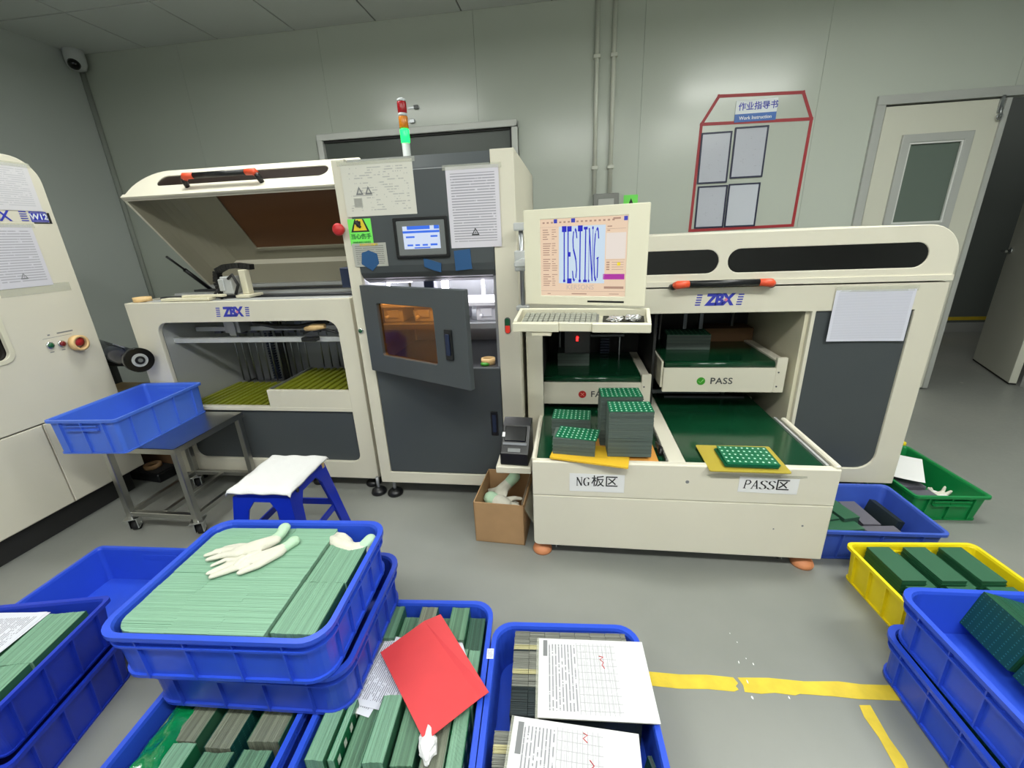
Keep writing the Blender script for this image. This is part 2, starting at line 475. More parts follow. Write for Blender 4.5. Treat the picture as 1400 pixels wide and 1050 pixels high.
pcb_mat('pcb_holes', (16, 70, 62), (60, 120, 116), 14, 9, .25, rough=.45)

def floor_mat():
    m = mat('floor_epoxy', (150, 152, 146), .33, spec=.45)
    nt, b, N = nodes_of(m)
    tc = N('ShaderNodeTexCoord')
    n1 = N('ShaderNodeTexNoise'); n1.inputs['Scale'].default_value = 1.3; n1.inputs['Detail'].default_value = 6
    n2 = N('ShaderNodeTexNoise'); n2.inputs['Scale'].default_value = 45; n2.inputs['Detail'].default_value = 3
    for n in (n1, n2): nt.links.new(tc.outputs['Object'], n.inputs['Vector'])
    r = N('ShaderNodeValToRGB'); r.color_ramp.elements[0].position = .3; r.color_ramp.elements[1].position = .72
    r.color_ramp.elements[0].color = lin((124, 127, 122)); r.color_ramp.elements[1].color = lin((140, 141, 135))
    nt.links.new(n1.outputs[0], r.inputs[0]); 
    # a few paint chips and scuffs
    v = N('ShaderNodeTexVoronoi'); v.inputs['Scale'].default_value = 2.6; v.inputs['Randomness'].default_value = 1
    nt.links.new(tc.outputs['Object'], v.inputs['Vector'])
    chip = math_n(nt, 'LESS_THAN', math_n(nt, 'ADD', v.outputs['Distance'], math_n(nt, 'MULTIPLY', n2.outputs[0], .05)), .052)
    mx = N('ShaderNodeMix', data_type='RGBA'); mx.inputs[7].default_value = lin((196, 194, 184))
    nt.links.new(math_n(nt, 'MULTIPLY', chip, .6), mx.inputs[0]); nt.links.new(r.outputs[0], mx.inputs[6])
    nt.links.new(mx.outputs[2], b.inputs['Base Color'])
    rr = N('ShaderNodeMapRange'); rr.inputs[3].default_value = .26; rr.inputs[4].default_value = .42
    nt.links.new(n2.outputs[0], rr.inputs[0]); nt.links.new(rr.outputs[0], b.inputs['Roughness'])
floor_mat()
# ------------------------------------------------------------------ the room
g = G(); g.box(-4.0, 7.0, -3.3, 6.0, -.05, 0)
floor = struct(g.build('floor', 'floor_epoxy'))
for (pts) in ([(-.30, .945), (.245, .962), (.33, .961), (.41, .968), (.485, .968), (.50, .975), (.495, .985), (.505, .995), (.497, 1.012), (.42, 1.013), (.34, 1.006), (.249, 1.006), (-.30, .985)],
              [(.515, .97), (.56, .969), (.60, .976), (.655, .974), (.67, .98), (.76, .982), (.83, .981), (.925, .987), (1.02, .992), (1.02, 1.038), (.951, 1.033), (.86, 1.027), (.8, 1.03), (.70, 1.02), (.6, 1.021), (.51, 1.013), (.518, .99)],
              [(.817, .1), (.847, .1), (.842, .80), (.848, .83), (.843, .88), (.846, .93), (.848, .966), (.818, .963), (.812, .93), (.818, .88), (.813, .80)]):
    g = G(); top_plate(g, [pts], .0012, .0012); g.build('floor_line', 'floor_yellow', floor, label='yellow painted line on grey floor')

WX0, WY = -3.93, 3.64
DX0, DX1, DH = 2.06, 3.58, 2.035
g = G(); front_plate(g, [[(-4.0, 0), (DX0, 0), (DX0, DH), (DX1, DH), (DX1, 0), (7.0, 0), (7.0, 2.85), (-4.0, 2.85)]], WY + .015, .06)
wall_back = struct(g.build('wall_back', 'wall_joint'))
seams = [-3.93, -3.035, -1.866, -.69, .495, 1.668, 2.84, 4.01, 5.2]
for a, b in zip(seams, seams[1:]):
    a2, b2 = a + .0008, b - .0008
    pts = [(a2, 0), (b2, 0), (b2, 2.8), (a2, 2.8)]
    if a2 < DX0 < b2: pts = [(a2, 0), (DX0, 0), (DX0, DH), (b2, DH), (b2, 2.8), (a2, 2.8)]
    elif a2 < DX1 < b2: pts = [(a2, DH), (DX1, DH), (DX1, 0), (b2, 0), (b2, 2.8), (a2, 2.8)]
    g = G(); front_plate(g, [pts], WY, .016); g.build('wall_panel', 'wall_paint', wall_back)
g = G(); g.box(-4.0, WX0, -3.3, 3.66, 0, 2.85); wall_left = struct(g.build('wall_left', 'wall_side'))
g = G(); g.tube([(WX0 + .012, WY - .012, 0), (WX0 + .012, WY - .012, 2.8)], .02, 8); struct(g.build('trim_1', 'wall_joint'), 'dark corner joint between left and back wall')
g = G(); g.box(4.3, 4.36, -3.3, WY, 0, 2.85); struct(g.build('wall_right', 'wall_side'))
g = G(); g.box(-4.0, 4.36, -3.36, -3.3, 0, 2.85); struct(g.build('wall_front', 'wall_side'))
g = G(); g.box(-4.0, 4.36, -3.36, 3.66, 2.812, 2.86); ceiling = struct(g.build('ceiling', 'ceiling_grid'))
tile = None
TX, TY = .635, .62
for i in range(-1, 12):
    for j in range(-1, 11):
        x0 = -3.31 + TX * (i - 1) + .006; y1 = 3.07 + TY * (1 - j) - .006
        x1, y0 = x0 + TX - .012, y1 - TY + .012
        x0 = max(x0, WX0 + .002); x1 = min(x1, 4.298); y1 = min(y1, WY - .002); y0 = max(y0, -3.298)
        if x1 - x0 < .05 or y1 - y0 < .05: continue
        full = abs(x1 - x0 - (TX - .012)) < 1e-4 and abs(y1 - y0 - (TY - .012)) < 1e-4
        if full and tile is not None:
            t = tile.copy(); COL.objects.link(t); t.location = (x0, y0, 2.8)
        else:
            g = G(); g.box(x0, x1, y0, y1, 2.8, 2.811); t = g.build('ceiling_tile', 'ceiling_tile', ceiling, loc=(x0, y0, 2.8), shift=False)
            if full: tile = t

# framed opening in the back wall behind the tall machine
g = G()
for (a, b, c, d) in ((-1.985, -.395, 2.06, 2.105), (-1.985, -1.94, .9, 2.06), (-.44, -.395, .9, 2.06), (-1.985, -.395, .86, .9)):
    g.box(a, b, WY - .05, WY, c, d)
win = struct(g.build('window_1', 'trim_white', bevel=.004), 'white framed window high on back wall behind the machine tower')
g = G(); g.box(-1.94, -.44, WY - .012, WY - .002, .9, 2.06); g.build('pane', 'window_grey', win)
g = G(); g.box(-1.94, -.44, WY - .03, WY - .012, 2.045, 2.06); g.box(-.455, -.44, WY - .03, WY - .012, .9, 2.05); g.build('gasket', 'dark_inside', win)

# door: fixed leaf with a window, frame, open leaf swung into the corridor
g = G()
g.box(2.035, 2.09, WY - .022, WY + .06, 0, 2.022); g.box(3.545, 3.60, WY - .022, WY + .06, 0, 2.022); g.box(2.035, 3.60, WY - .022, WY + .06, 2.0225, 2.077)
struct(g.build('trim_2', 'frame_grey', bevel=.0015), 'grey metal frame around the double door')
d1 = G(); front_plate(d1, [rrect(2.1, 2.80, .012, 2.012, 0), rrect(2.27, 2.63, 1.25, 1.80, 0)], WY - .008, .045, .002)
door1 = struct(d1.build('door_1', 'door_white'), 'closed pale door leaf with a small framed window')
g = G(); front_plate(g, [rrect(2.235, 2.665, 1.215, 1.835, 0), rrect(2.285, 2.615, 1.265, 1.785, 0)], WY - .026, .02, .003); g.build('window_frame', 'frame_grey', door1)
g = G(); front_plate(g, [rrect(2.28, 2.62, 1.26, 1.79, 0), rrect(2.296, 2.604, 1.276, 1.774, 0)], WY - .02, .012); g.build('gasket', 'trim_white', door1)
g = G(); g.box(2.29, 2.61, WY - .004, WY + .004, 1.27, 1.78); g.build('pane', 'pane_grey', door1)
g = G(); g.box(2.80, 2.832, WY - .02, WY + .04, .012, 2.012); g.build('edge_strip', 'frame_grey', door1)
g = G(); g.box(2.768, 2.79, WY - .022, WY - .008, 1.93, 2.03); g.cyl((2.779, WY - .028, 1.90), (2.779, WY - .028, 1.965), .006, 8); g.torus((2.779, WY - .03, 1.905), .016, .005, 'Y', 12, 6); g.build('bolt', 'brushed_steel', door1)
ax = Vector((3.545, 3.73, 0)); th = math.atan2(4.45 - 3.75, 3.82 - 3.53)
Md = Matrix.Translation(ax) @ Matrix.Rotation(th, 4, 'Z')
g = G(); g.box(0, .765, .0, .045, .015, 2.01, Md)
door2 = struct(g.build('door_2', 'door_white', bevel=.002), 'pale door leaf standing open into the corridor')
g = G(); g.box(.0, .765, .001, .044, .004, .015, Md); g.build('bottom_seal', 'rubber', door2)
g = G(); g.tube([Md @ Vector((.70, .045, 1.0)), Md @ Vector((.70, .10, 1.0)), Md @ Vector((.60, .105, 1.0))], .01, 8); g.cyl(Md @ Vector((.70, .045, 1.0)), Md @ Vector((.70, .052, 1.0)), .026, 14); g.build('handle', 'chrome', door2)
g = G(); g.box(.0005, .012, .006, .039, .2, 1.9, Md); g.build('edge_strip', 'frame_grey', door2)

# corridor behind the door
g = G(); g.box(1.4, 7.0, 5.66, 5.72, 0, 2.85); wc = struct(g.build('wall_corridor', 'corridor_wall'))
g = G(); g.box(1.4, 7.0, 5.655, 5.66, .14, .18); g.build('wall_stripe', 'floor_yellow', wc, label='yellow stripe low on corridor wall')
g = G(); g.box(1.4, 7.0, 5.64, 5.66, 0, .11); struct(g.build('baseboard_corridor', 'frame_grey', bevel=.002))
g = G(); g.box(1.34, 1.4, 3.7, 5.72, 0, 2.85); struct(g.build('wall_corridor_end', 'corridor_wall'))
g = G(); g.box(1.34, 7.0, 3.7, 5.72, 2.8, 2.85); struct(g.build('ceiling_corridor', 'ceiling_tile'))
g = G(); g.box(6.94, 7.0, 3.7, 5.72, 0, 2.85); struct(g.build('wall_corridor_far', 'corridor_wall'))
area_light('corridor_fill_light', (4.6, 4.75, 2.75), .9, .25, 7)  # faint unseen light added to lift the corridor

# pipes, switch box, sticker, brackets, camera on the walls
for x, w in ((.176, 'left'), (.292, 'right')):
    g = G(); g.tube([(x, WY - .016, 1.56), (x, WY - .016, 2.8)], .0155, 12)
    t = g.build('conduit', 'pipe_white', loc=(x, WY - .016, 1.56)); tag(t, f'{w} one of two thin white wall conduits above the screen', 'pipe', )
    for z in (1.75, 2.45):
        c = G(); c.box(x - .024, x + .024, WY - .034, WY, z - .012, z + .012); c.build('clip', 'pipe_white', t, bevel=.003)
sw = thing('switch_box', 'grey wall switch box where the two white conduits end', 'switch', (.262, WY, 1.46))
g = G(); g.box(.168, .36, WY - .06, WY, 1.40, 1.568); g.build('housing', 'switch_grey', sw, bevel=.006)
g = G(); g.box(.205, .322, WY - .066, WY - .06, 1.42, 1.53); g.build('cover', 'frame_grey', sw, bevel=.002)
stk = thing('warning_sticker', 'small green warning sticker on back wall beside grey switch box', 'sticker', (.452, WY, 1.48))
g = G(); g.box(.40, .505, WY - .002, WY, 1.43, 1.552); g.build('sheet', 'green_sticker', stk)
g = G(); g.add([(.43, WY - .003, 1.47), (.48, WY - .003, 1.47), (.455, WY - .003, 1.53)], [(0, 1, 2)]); g.build('warning_triangle', 'ink_black', stk)
for z, x in ((2.242, -1.20), (2.152, -1.24)):
    t = thing('wall_bracket', 'small metal bracket on back wall right of the signal tower, ' + ('upper one' if z > 2.2 else 'lower one'), 'bracket', (x, WY, z))
    g = G(); g.box(x - .03, x + .06, WY - .006, WY, z - .006, z + .006); g.build('plate', 'brushed_steel', t)
    g = G(); g.box(x + .02, x + .055, WY - .02, WY - .006, z - .013, z + .013); g.build('clip', 'ink_grey' if z > 2.2 else 'brushed_steel', t, bevel=.002)
cc = thing('security_camera', 'white dome security camera in the far left ceiling corner', 'camera', (-3.86, 3.55, 2.72))
g = G(); g.lathe([(.02, .10), (.062, .09), (.068, .03), (.066, -.01), (.05, -.05), (.02, -.062)], (0, 0, 0), 'Z', 20); ob = g.build('housing', 'camera_white', cc, shift=False)
g = G(); g.lathe([(.001, -.036), (.024, -.033), (.036, -.018), (.040, 0)], (.022, -.036, -.034), 'Z', 18)
for i, p in enumerate(g.v): g.v[i] = Euler((R(-38), R(-20), 0)).to_matrix() @ (p - Vector((.022, -.036, -.034))) + Vector((.026, -.044, -.026))
g.build('lens_dome', 'black_gloss', cc, shift=False)

# work-instruction board: red tape outline, sign, four document sleeves
bd = thing('notice_board', 'red tape outlined notice area on back wall with sloping top corners', 'notice board', (1.28, WY, 1.28))
def tape(a, b, w=.022, y=WY - .0015):
    a, b = Vector((a[0], 0, a[1])), Vector((b[0], 0, b[1])); d = (b - a).normalized(); n = Vector((-d.z, 0, d.x)) * w / 2
    gg = G(); P = [a - n - d * w / 2, b - n + d * w / 2, b + n + d * w / 2, a + n - d * w / 2]
    gg.add([(p.x, y, p.z) for p in P] + [(p.x, WY - .0003, p.z) for p in P], [(0, 1, 2, 3), (4, 7, 6, 5), (0, 4, 5, 1), (1, 5, 6, 2), (2, 6, 7, 3), (3, 7, 4, 0)])
    gg.build('tape_strip', 'red_tape', bd)
for k, (a, b) in enumerate((((.905, 1.277), (.92, 1.99)), ((.92, 1.99), (1.02, 2.155)), ((1.02, 2.155), (1.566, 2.138)), ((1.566, 2.138), (1.645, 1.975)), ((.92, 1.99), (1.645, 1.975)), ((1.645, 1.975), (1.635, 1.285)), ((.905, 1.277), (1.635, 1.285)))):
    tape(a, b, .02, WY - .0015 - .0002 * k)
sg = thing('wall_sign', 'blue and white work instruction sign at top of the red outlined notice area', 'sign', (1.27, WY, 2.0))
g = G(); g.box(1.138, 1.41, WY - .005, WY, 2.035, 2.118); g.build('upper_plate', 'sign_white', sg)
g = G(); g.box(1.138, 1.41, WY - .005, WY, 1.985, 2.035); g.build('lower_plate', 'sign_blue', sg)
g = G(); front_text(g, '作业指导书', 1.285, WY - .0055, 2.076, .052, bold=.0008); g.build('lettering', 'logo_blue', sg)
g = G(); front_text(g, 'Work Instruction', 1.275, WY - .0055, 2.008, .03, bold=.0005); g.build('lettering', 'sign_white', sg)
for k, (x0, x1, z0, z1) in enumerate(((.925, 1.135, 1.60, 1.935), (1.15, 1.375, 1.625, 1.955), (.935, 1.145, 1.29, 1.585), (1.15, 1.37, 1.29, 1.59))):
    w = ('upper left', 'upper right', 'lower left', 'lower right')[k]
    s = thing('document_sleeve', f'{w} dark edged document sleeve inside the red outlined notice area', 'document', ((x0 + x1) / 2, WY, z0), group='document sleeves on the notice board')
    g = G(); front_plate(g, [rrect(x0, x1, z0, z1, .003), rrect(x0 + .011, x1 - .011, z0 + .011, z1 - .011, .002)], WY - .007, .007); g.build('border', 'navy_frame', s)
    cx, cz = (x0 + x1) / 2, (z0 + z1) / 2
    gg = G(); gg.box(-(x1 - x0) / 2 + .011, (x1 - x0) / 2 - .011, -(z1 - z0) / 2 + .011, (z1 - z0) / 2 - .011, 0, .001)
    p = gg.build('printed_page', 'sleeve_print' if k < 3 else 'sleeve', s, shift=False); p.location = (0, -.003, cz - z0); p.rotation_euler = (R(90), 0, 0)
# small white paint chips knocked out of the epoxy
g = G(); rnd = random.Random(2)
for (x, y, r) in ((.551, 1.137, .003), (.539, 1.169, .0025), (.531, 1.065, .005), (.573, 1.062, .004), (.534, 1.002, .005), (.53, .955, .006), (.634, .965, .005), (.558, 1.08, .003)):
    n = 6; g.add([(x + r * .5 * rnd.uniform(.5, 1.2) * math.cos(k * 1.047), y + r * rnd.uniform(.6, 1.4) * math.sin(k * 1.047), .0016) for k in range(n)] + [(x + r * .3 * math.cos(k * 1.047), y + r * .5 * math.sin(k * 1.047), 0) for k in range(n)], [tuple(range(n))] + [(k, k + n, (k + 1) % n + n, (k + 1) % n) for k in range(n)])
g.build('paint_chip', 'white_paper', floor, stuff=True)
mat('brown_slot', (36, 26, 22), .25, spec=.4)
mat('ok_dark', (16, 86, 52), .35); mat('stop_red', (206, 52, 40), .35, emit=(220, 50, 30), estr=.35)
mat('white_part', (228, 226, 236), .4); 
mat('ink_grey_dark', (70, 72, 72), .6); mat('tray_mark_green', (150, 220, 130), .5); mat('tray_mark_red', (232, 150, 130), .5)
mat('foot_orange', (204, 132, 88), .6)
def tinted_glass(name, tint, gloss=.14):
    m = bpy.data.materials.new(name); m.use_nodes = True; nt = m.node_tree
    for n in list(nt.nodes): nt.nodes.remove(n)
    out = nt.nodes.new('ShaderNodeOutputMaterial'); tr = nt.nodes.new('ShaderNodeBsdfTransparent'); gl = nt.nodes.new('ShaderNodeBsdfGlossy'); mx = nt.nodes.new('ShaderNodeMixShader')
    df = nt.nodes.new('ShaderNodeBsdfDiffuse'); df.inputs[0].default_value = lin((96, 52, 20)); m2 = nt.nodes.new('ShaderNodeMixShader'); m2.inputs[0].default_value = .1
    tr.inputs[0].default_value = lin(tint); gl.inputs['Roughness'].default_value = .06
    nt.links.new(tr.outputs[0], m2.inputs[1]); nt.links.new(df.outputs[0], m2.inputs[2])
    mx.inputs[0].default_value = .07; nt.links.new(m2.outputs[0], mx.inputs[1]); nt.links.new(gl.outputs[0], mx.inputs[2]); nt.links.new(mx.outputs[0], out.inputs[0])
    MATS[name] = m
tinted_glass('amber_pane', (246, 198, 128))
mat('lid_inner_grey', (158, 154, 136), .5)  # greyer tone than the outer cream, for hood inner faces and pane frame
# ------------------------------------------------------------------ machine helpers
def logo(parent, x, y, z, w, part='logo'):
    """blue maker's lettering between two rows of pins; front face at y"""
    h = w * .25
    g = G(); front_text(g, 'ZBX', x, y - .001, z - h * .03, h * 1.32, sx=.92, bold=.0035 * w / .2, shear=.12, space=.86)
    for s in (-1, 1):
        for k in range(5):
            zz = z + (k - 2) * h * .21
            x0 = x + s * w * .42 + (zz - z) * .15
            g.box(x0 - w * .055, x0 + w * .055, y - .001, y, zz - h * .05, zz + h * .05)
    lg = g.build(part, 'logo_blue', parent)
    g = G(); cx = x + w * .135; r = h * .17
    g.add([(cx - r, y - .0018, z), (cx, y - .0018, z - r), (cx + r, y - .0018, z), (cx, y - .0018, z + r)], [(0, 1, 2, 3)]); g.build('star', 'logo_pink', lg)
    return lg
def push_button(parent, p, r, cap, name='push_button', axis='Y', s=-1):
    g = G(); g.lathe([(r, 0), (r * 1.0, s * .006), (r * .8, s * .008)], p, axis, 20)
    b = g.build(name, 'chrome', parent)
    g = G(); g.lathe([(r * .7, s * .006), (r * .68, s * .011), (r * .4, s * .014), (.0005, s * .0145)], p, axis, 20); g.build('cap', cap, b)
    return b
def leveling_foot(parent, x, y, ztop, col='black_plastic'):
    g = G(); g.cyl((x, y, .02), (x, y, ztop), .009, 10); f = g.build('leveling_foot', 'zinc', parent)
    g = G(); g.lathe([(.04, .0005), (.042, .008), (.036, .022), (.02, .034), (.012, .036)], (x, y, 0), 'Z', 20); g.build('pad', col, f)
    return f
def caster(parent, x, y, ztop, r=.03, rz=0.0):
    M = Matrix.Translation((x, y, 0)) @ Matrix.Rotation(rz, 4, 'Z')
    g = G()
    g.box(-.03, .03, -.03, .03, ztop - .005, ztop, M)
    g.box(-.019, -.015, -.02, .03, r * .7, ztop - .004, M); g.box(.015, .019, -.02, .03, r * .7, ztop - .004, M)
    g.cyl(M @ Vector((-.02, .015, r)), M @ Vector((.02, .015, r)), .006, 8)
    c = g.build('caster', 'chrome', parent)
    g = G(); q = [M @ Vector((s * .013, .015, r)) for s in (-1, 1)]
    g.cyl(q[0], q[1], r, 20); g.build('wheel', 'rubber', c)
    return c

def make_lid(machine, x0, x1, D, h, hinge, angle, rl, rr, slots, handle, brown=None):
    """hood: front skirt with dark slot windows, wrapped top and sides, grab handle; turns about its rear hinge"""
    ox, oy, oz = origin(machine)
    X0, X1 = x0 - ox, x1 - ox
    def place(o):
        o.location = (0, hinge[0] - oy, hinge[1] - oz); o.rotation_euler = (-R(angle), 0, 0)
    out = rrect(X0, X1, 0, h, (0, 0, rr, rl), 8)
    g = G(); front_plate(g, [out] + [rrect(a - ox, b - ox, c, d, (d - c) / 2 * .98, 6) for (a, b, c, d) in slots], -D, .02, .0025)
    # wrapped shell: follow the outline from the left foot over the top to the right foot
    top = [p for p in rrect(X0, X1, 0, h, (0, 0, rr, rl), 8)]
    path = top[1:] + [top[0]] if rr <= 0 and rl <= 0 else top[1:] + top[:1]
    t = .014; n = len(path); cx, cz = (X0 + X1) / 2, h * .4
    inner = [(p[0] + (t if p[0] < cx else -t) * (1 if p[1] < h - 1e-4 or True else 0), min(p[1], h - t)) for p in path]
    vs = []; fs = []; ins = []
    for (p, q) in zip(path, inner):
        for y in (-D + .018, 0.0):
            vs.append((p[0], y, p[1])); vs.append((q[0], y, q[1]))
    for i in range(n - 1):
        a, b = i * 4, (i + 1) * 4
        fs += [(a, b, b + 2, a + 2), (a, a + 1, b + 1, b), (a + 2, b + 2, b + 3, a + 3)]; ins.append((a + 1, a + 3, b + 3, b + 1))
    fs += [(0, 2, 3, 1), (n * 4 - 4, n * 4 - 3, n * 4 - 1, n * 4 - 2)]
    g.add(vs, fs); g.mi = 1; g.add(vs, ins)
    g.box(X0 + .02, X1 - .02, -.016, 0, .0, h - .014); g.mi = 0
    g.box(X0 - .001, X1 + .001, -D - .006, -D + .014, 0, .022)
    lid = g.build('lid', ['cream_paint', 'lid_inner_grey'], machine, shift=False); place(lid)
    for (a, b, c, d) in slots:
        g = G(); front_plate(g, [rrect(a - ox - .006, b - ox + .006, c - .006, d + .006, (d - c) / 2, 6)], -D + .005, .003)
        w = g.build('slot_window', 'smoke_glass' if brown is None else 'brown_slot', lid, shift=False)
    if brown:
        a, b, u0, u1 = brown
        g = G(); g.box(a - ox, b - ox, -u1, -u0, h - .022, h - .0145); g.build('tinted_pane', 'brown_glass', lid, shift=False)
        g = G()
        for q in ((a - .02, a, u0 - .02, u1 + .02), (b, b + .015, u0 - .02, u1 + .02), (a, b, u0 - .02, u0), (a, b, u1, u1 + .02)):
            g.box(q[0] - ox, q[1] - ox, -q[3], -q[2], h - .03, h - .0145)
        g.build('pane_frame', 'lid_inner_grey', lid, bevel=.002, shift=False)
    hx0, hx1, hz = handle; hx0 -= ox; hx1 -= ox
    g = G(); yb = -D - .045
    g.tube([(hx0 + .055, yb, hz + .004), (hx1 - .055, yb, hz + .004)], .0135, 12)
    for e, s in ((hx0, 1), (hx1, -1)):
        g.mi = 0; g.tube([(e, -D, hz - .012), (e + s * .004, -D - .026, hz - .010), (e + s * .010, yb + .006, hz - .003)], [.012, .0135, .015], 12)
        g.mi = 1; g.tube([(e + s * .008, yb + .010, hz - .004), (e + s * .018, yb - .002, hz + .001), (e + s * .062, yb, hz + .004)], [.0152, .0172, .0142], 12)
    hd = g.build('handle', ['black_plastic', 'orange_plastic'], lid, shift=False)
    return lid

# ------------------------------------------------------------------ loading machine (open hood) left of the tower
LX0, LX1, LY = -2.25, -1.005, 1.92
ldr = thing('board_loader', 'long cream loading machine with raised hood and green slatted racks inside', 'machine', (-1.63, 2.2, 0))
g = G(); front_plate(g, [rrect(LX0, -1.03, .075, 1.05, .006), rrect(-2.105, -1.115, .175, .947, (.05, .05, .06, .06), 6)], LY, .025, .003)
g.box(LX0, LX0 + .02, LY + .024, 2.62, .075, 1.05); g.box(-1.05, -1.03, LY + .024, 2.62, .075, 1.05); g.box(LX0, -1.03, 2.60, 2.62, .075, 1.30)
g.box(LX0 + .02, -1.05, LY + .024, 2.60, .075, .095)
g.build('body', 'cream_paint', ldr)
g = G(); g.box(-2.12, -1.10, LY + .018, LY + .03, .16, .465); g.build('lower_panel', 'charcoal_paint', ldr)
g = G(); g.box(-2.12, -1.10, LY + .001, LY + .03, .468, .49); g.build('tray_lip', 'cream_paint', ldr, bevel=.002)
g = G(); g.box(-1.575, -1.112, LY + .002, LY + .022, .475, .585); g.build('step_panel', 'cream_paint', ldr, bevel=.002)
g = G(); g.box(LX0 + .02, LX0 + .14, LY + .03, 2.58, .46, .93); g.build('inner_wall', 'aluminium', ldr)
g = G(); g.box(-2.1, -1.05, 2.50, 2.52, .3, 1.0); g.box(-2.10, -1.05, LY + .03, 2.5, .44, .455); g.build('back_wall', 'zinc', ldr)
# racks: rows of yellow-green slats running front to back, each one its own part
def slats(x0, x1, n, z, y0, y1):
    w = (x1 - x0) / n; first = None
    g = G(); g.box(x0, x1, y0, y1, z - .02, z - .010); g.build('rack_base', 'slat_dark', ldr)
    for k in range(n):
        if first is None:
            g = G(); g.box(-w * .29, w * .29, y0, y1, z - .012, z); first = g.build('slat', 'slat_green', ldr, bevel=.002, loc=(0, 0, 0), shift=False); o = first
            first.location = (0, 0, 0)
        else: o = first.copy(); COL.objects.link(o)
        o.location = (x0 + (k + .5) * w - origin(ldr).x, -origin(ldr).y, 0)
slats(-2.10, -1.58, 13, .488, LY + .03, 2.34)
slats(-1.57, -1.06, 12, .58, LY + .03, 2.34)
g = G(); g.box(-1.578, -1.57, LY + .03, 2.34, .49, .585); g.build('rack_side', 'zinc', ldr)
g = G(); g.box(-1.57, -1.06, LY + .025, 2.34, .49, .56); g.build('rack_block', 'slat_dark', ldr)
for k in range(11):
    x = -2.07 + k * .047
    g = G(); g.cyl((x, 2.36, .49), (x, 2.36, .90), .0042, 8); g.build('guide_rod', 'brushed_steel', ldr)
for k in range(8):
    x = -1.50 + k * .052
    g = G(); g.cyl((x, 2.36, .58), (x, 2.36, .90), .0042, 8); g.build('guide_rod', 'brushed_steel', ldr)
for x in (-1.80, -1.26):
    g = G(); g.box(x - .018, x + .018, 2.40, 2.44, .46, .93); g.build('column', 'black_plastic', ldr, bevel=.003)
for x, y in ((-1.86, 2.39), (-1.17, 2.39)):
    g = G()
    for k in range(26): g.box(x - .022, x + .022, y, y + .018, .49 + k * .016, .501 + k * .016)
    g.build('cable_chain', 'blue_case', ldr)
g = G(); g.box(-2.23, -1.05, 2.0, 2.025, .822, .848); g.box(-2.08, -1.05, 2.12, 2.15, .86, .885); g.build('cross_bar', 'aluminium', ldr, bevel=.002)
g = G(); g.box(-1.83, -1.74, 2.04, 2.14, .865, .94); g.box(-1.80, -1.76, 2.03, 2.04, .85, .95); g.build('bracket', 'zinc', ldr, bevel=.003)
g = G()
for k in range(12): g.box(-2.0 + k * .075, -1.96 + k * .075, 2.155, 2.175, .84, .862)
g.build('sensor_row', 'dark_steel', ldr, stuff=True)
g = G(); g.tube([(-1.62, 2.0, .93), (-1.5, 2.0, .905), (-1.36, 1.99, .905), (-1.2, 1.99, .93)], .012, 8)
g.tube([(-1.34, 1.985, .87), (-1.28, 1.97, .895), (-1.2, 1.975, .89), (-1.12, 1.98, .86)], .006, 8); g.build('cables', 'black_plastic', ldr)
g = G(); g.tube([(-1.32, 1.975, .895), (-1.27, 1.97, .905), (-1.21, 1.97, .91)], [.011, .018, .012], 9); g.build('tape_wrap', 'tape_cream', ldr)
g = G(); g.box(-1.34, -1.26, 1.95, 1.99, .835, .855); g.build('clamp', 'black_plastic', ldr, bevel=.003)
# open top: rails, camera carriage with cable chain, blue case
for y, z, w, m in ((1.99, 1.052, .03, 'aluminium'), (2.10, 1.058, .022, 'dark_steel'), (2.20, 1.066, .03, 'aluminium'), (2.33, 1.07, .026, 'dark_steel'), (2.44, 1.085, .03, 'aluminium')):
    g = G(); g.box(-2.2, -1.05, y - w, y + w, z - .02, z); g.build('rail', m, ldr, bevel=.002)
g = G(); g.box(-2.22, -1.05, 1.95, 2.6, 1.0, 1.03); g.build('top_deck', 'zinc', ldr)
cr = G(); cr.box(-1.75, -1.69, 2.0, 2.08, 1.075, 1.16); cr.box(-1.755, -1.725, 1.99, 2.0, 1.09, 1.15); car = cr.build('camera_carriage', 'aluminium', ldr, bevel=.004)
g = G(); g.box(-1.675, -1.60, 1.99, 2.10, 1.055, 1.07); g.box(-1.655, -1.62, 2.02, 2.06, 1.07, 1.19); g.build('carriage_plate', 'cream_worn', car, bevel=.003)
g = G()
ch = [(-1.80, 2.06, 1.07), (-1.815, 2.06, 1.13), (-1.80, 2.06, 1.185), (-1.75, 2.06, 1.205), (-1.68, 2.06, 1.21), (-1.60, 2.06, 1.20)]
for a, b in zip(ch, ch[1:]):
    a, b = Vector(a), Vector(b)
    for k in range(4):
        c = a.lerp(b, (k + .5) / 4); d = (b - a)
        g.cbox(c, (d.length / 4 * .86, .035, .026), 0, 0, -math.atan2(d.z, d.x))
g.build('cable_chain', 'black_plastic', car)
g = G(); g.tube([(-1.70, 2.0, 1.15), (-1.66, 1.985, 1.17), (-1.64, 1.985, 1.12), (-1.665, 1.985, 1.075)], .007, 8); g.tube([(-1.76, 1.99, 1.1), (-1.78, 1.985, 1.08), (-1.745, 1.985, 1.055)], .007, 8); g.build('carriage_cable', 'rubber', car)
g = G(); g.box(-2.05, -1.78, 1.935, 1.985, 1.053, 1.066); g.box(-1.95, -1.72, 1.96, 1.99, 1.066, 1.078); g.build('light_plate', 'cream_worn', ldr, bevel=.002)
g = G(); g.box(-1.10, -1.052, 2.0, 2.12, 1.09, 1.185); g.build('blue_case', 'blue_case', ldr, bevel=.003)
logo(ldr, -1.652, LY, .997, .19)
lid1 = make_lid(ldr, -2.225, -1.012, .64, .215, (2.47, 1.06), 50, .15, .02, [(-2.09, -1.16, .087, .168)], (-1.885, -1.48, .075), (-1.90, -1.03, .14, .515))
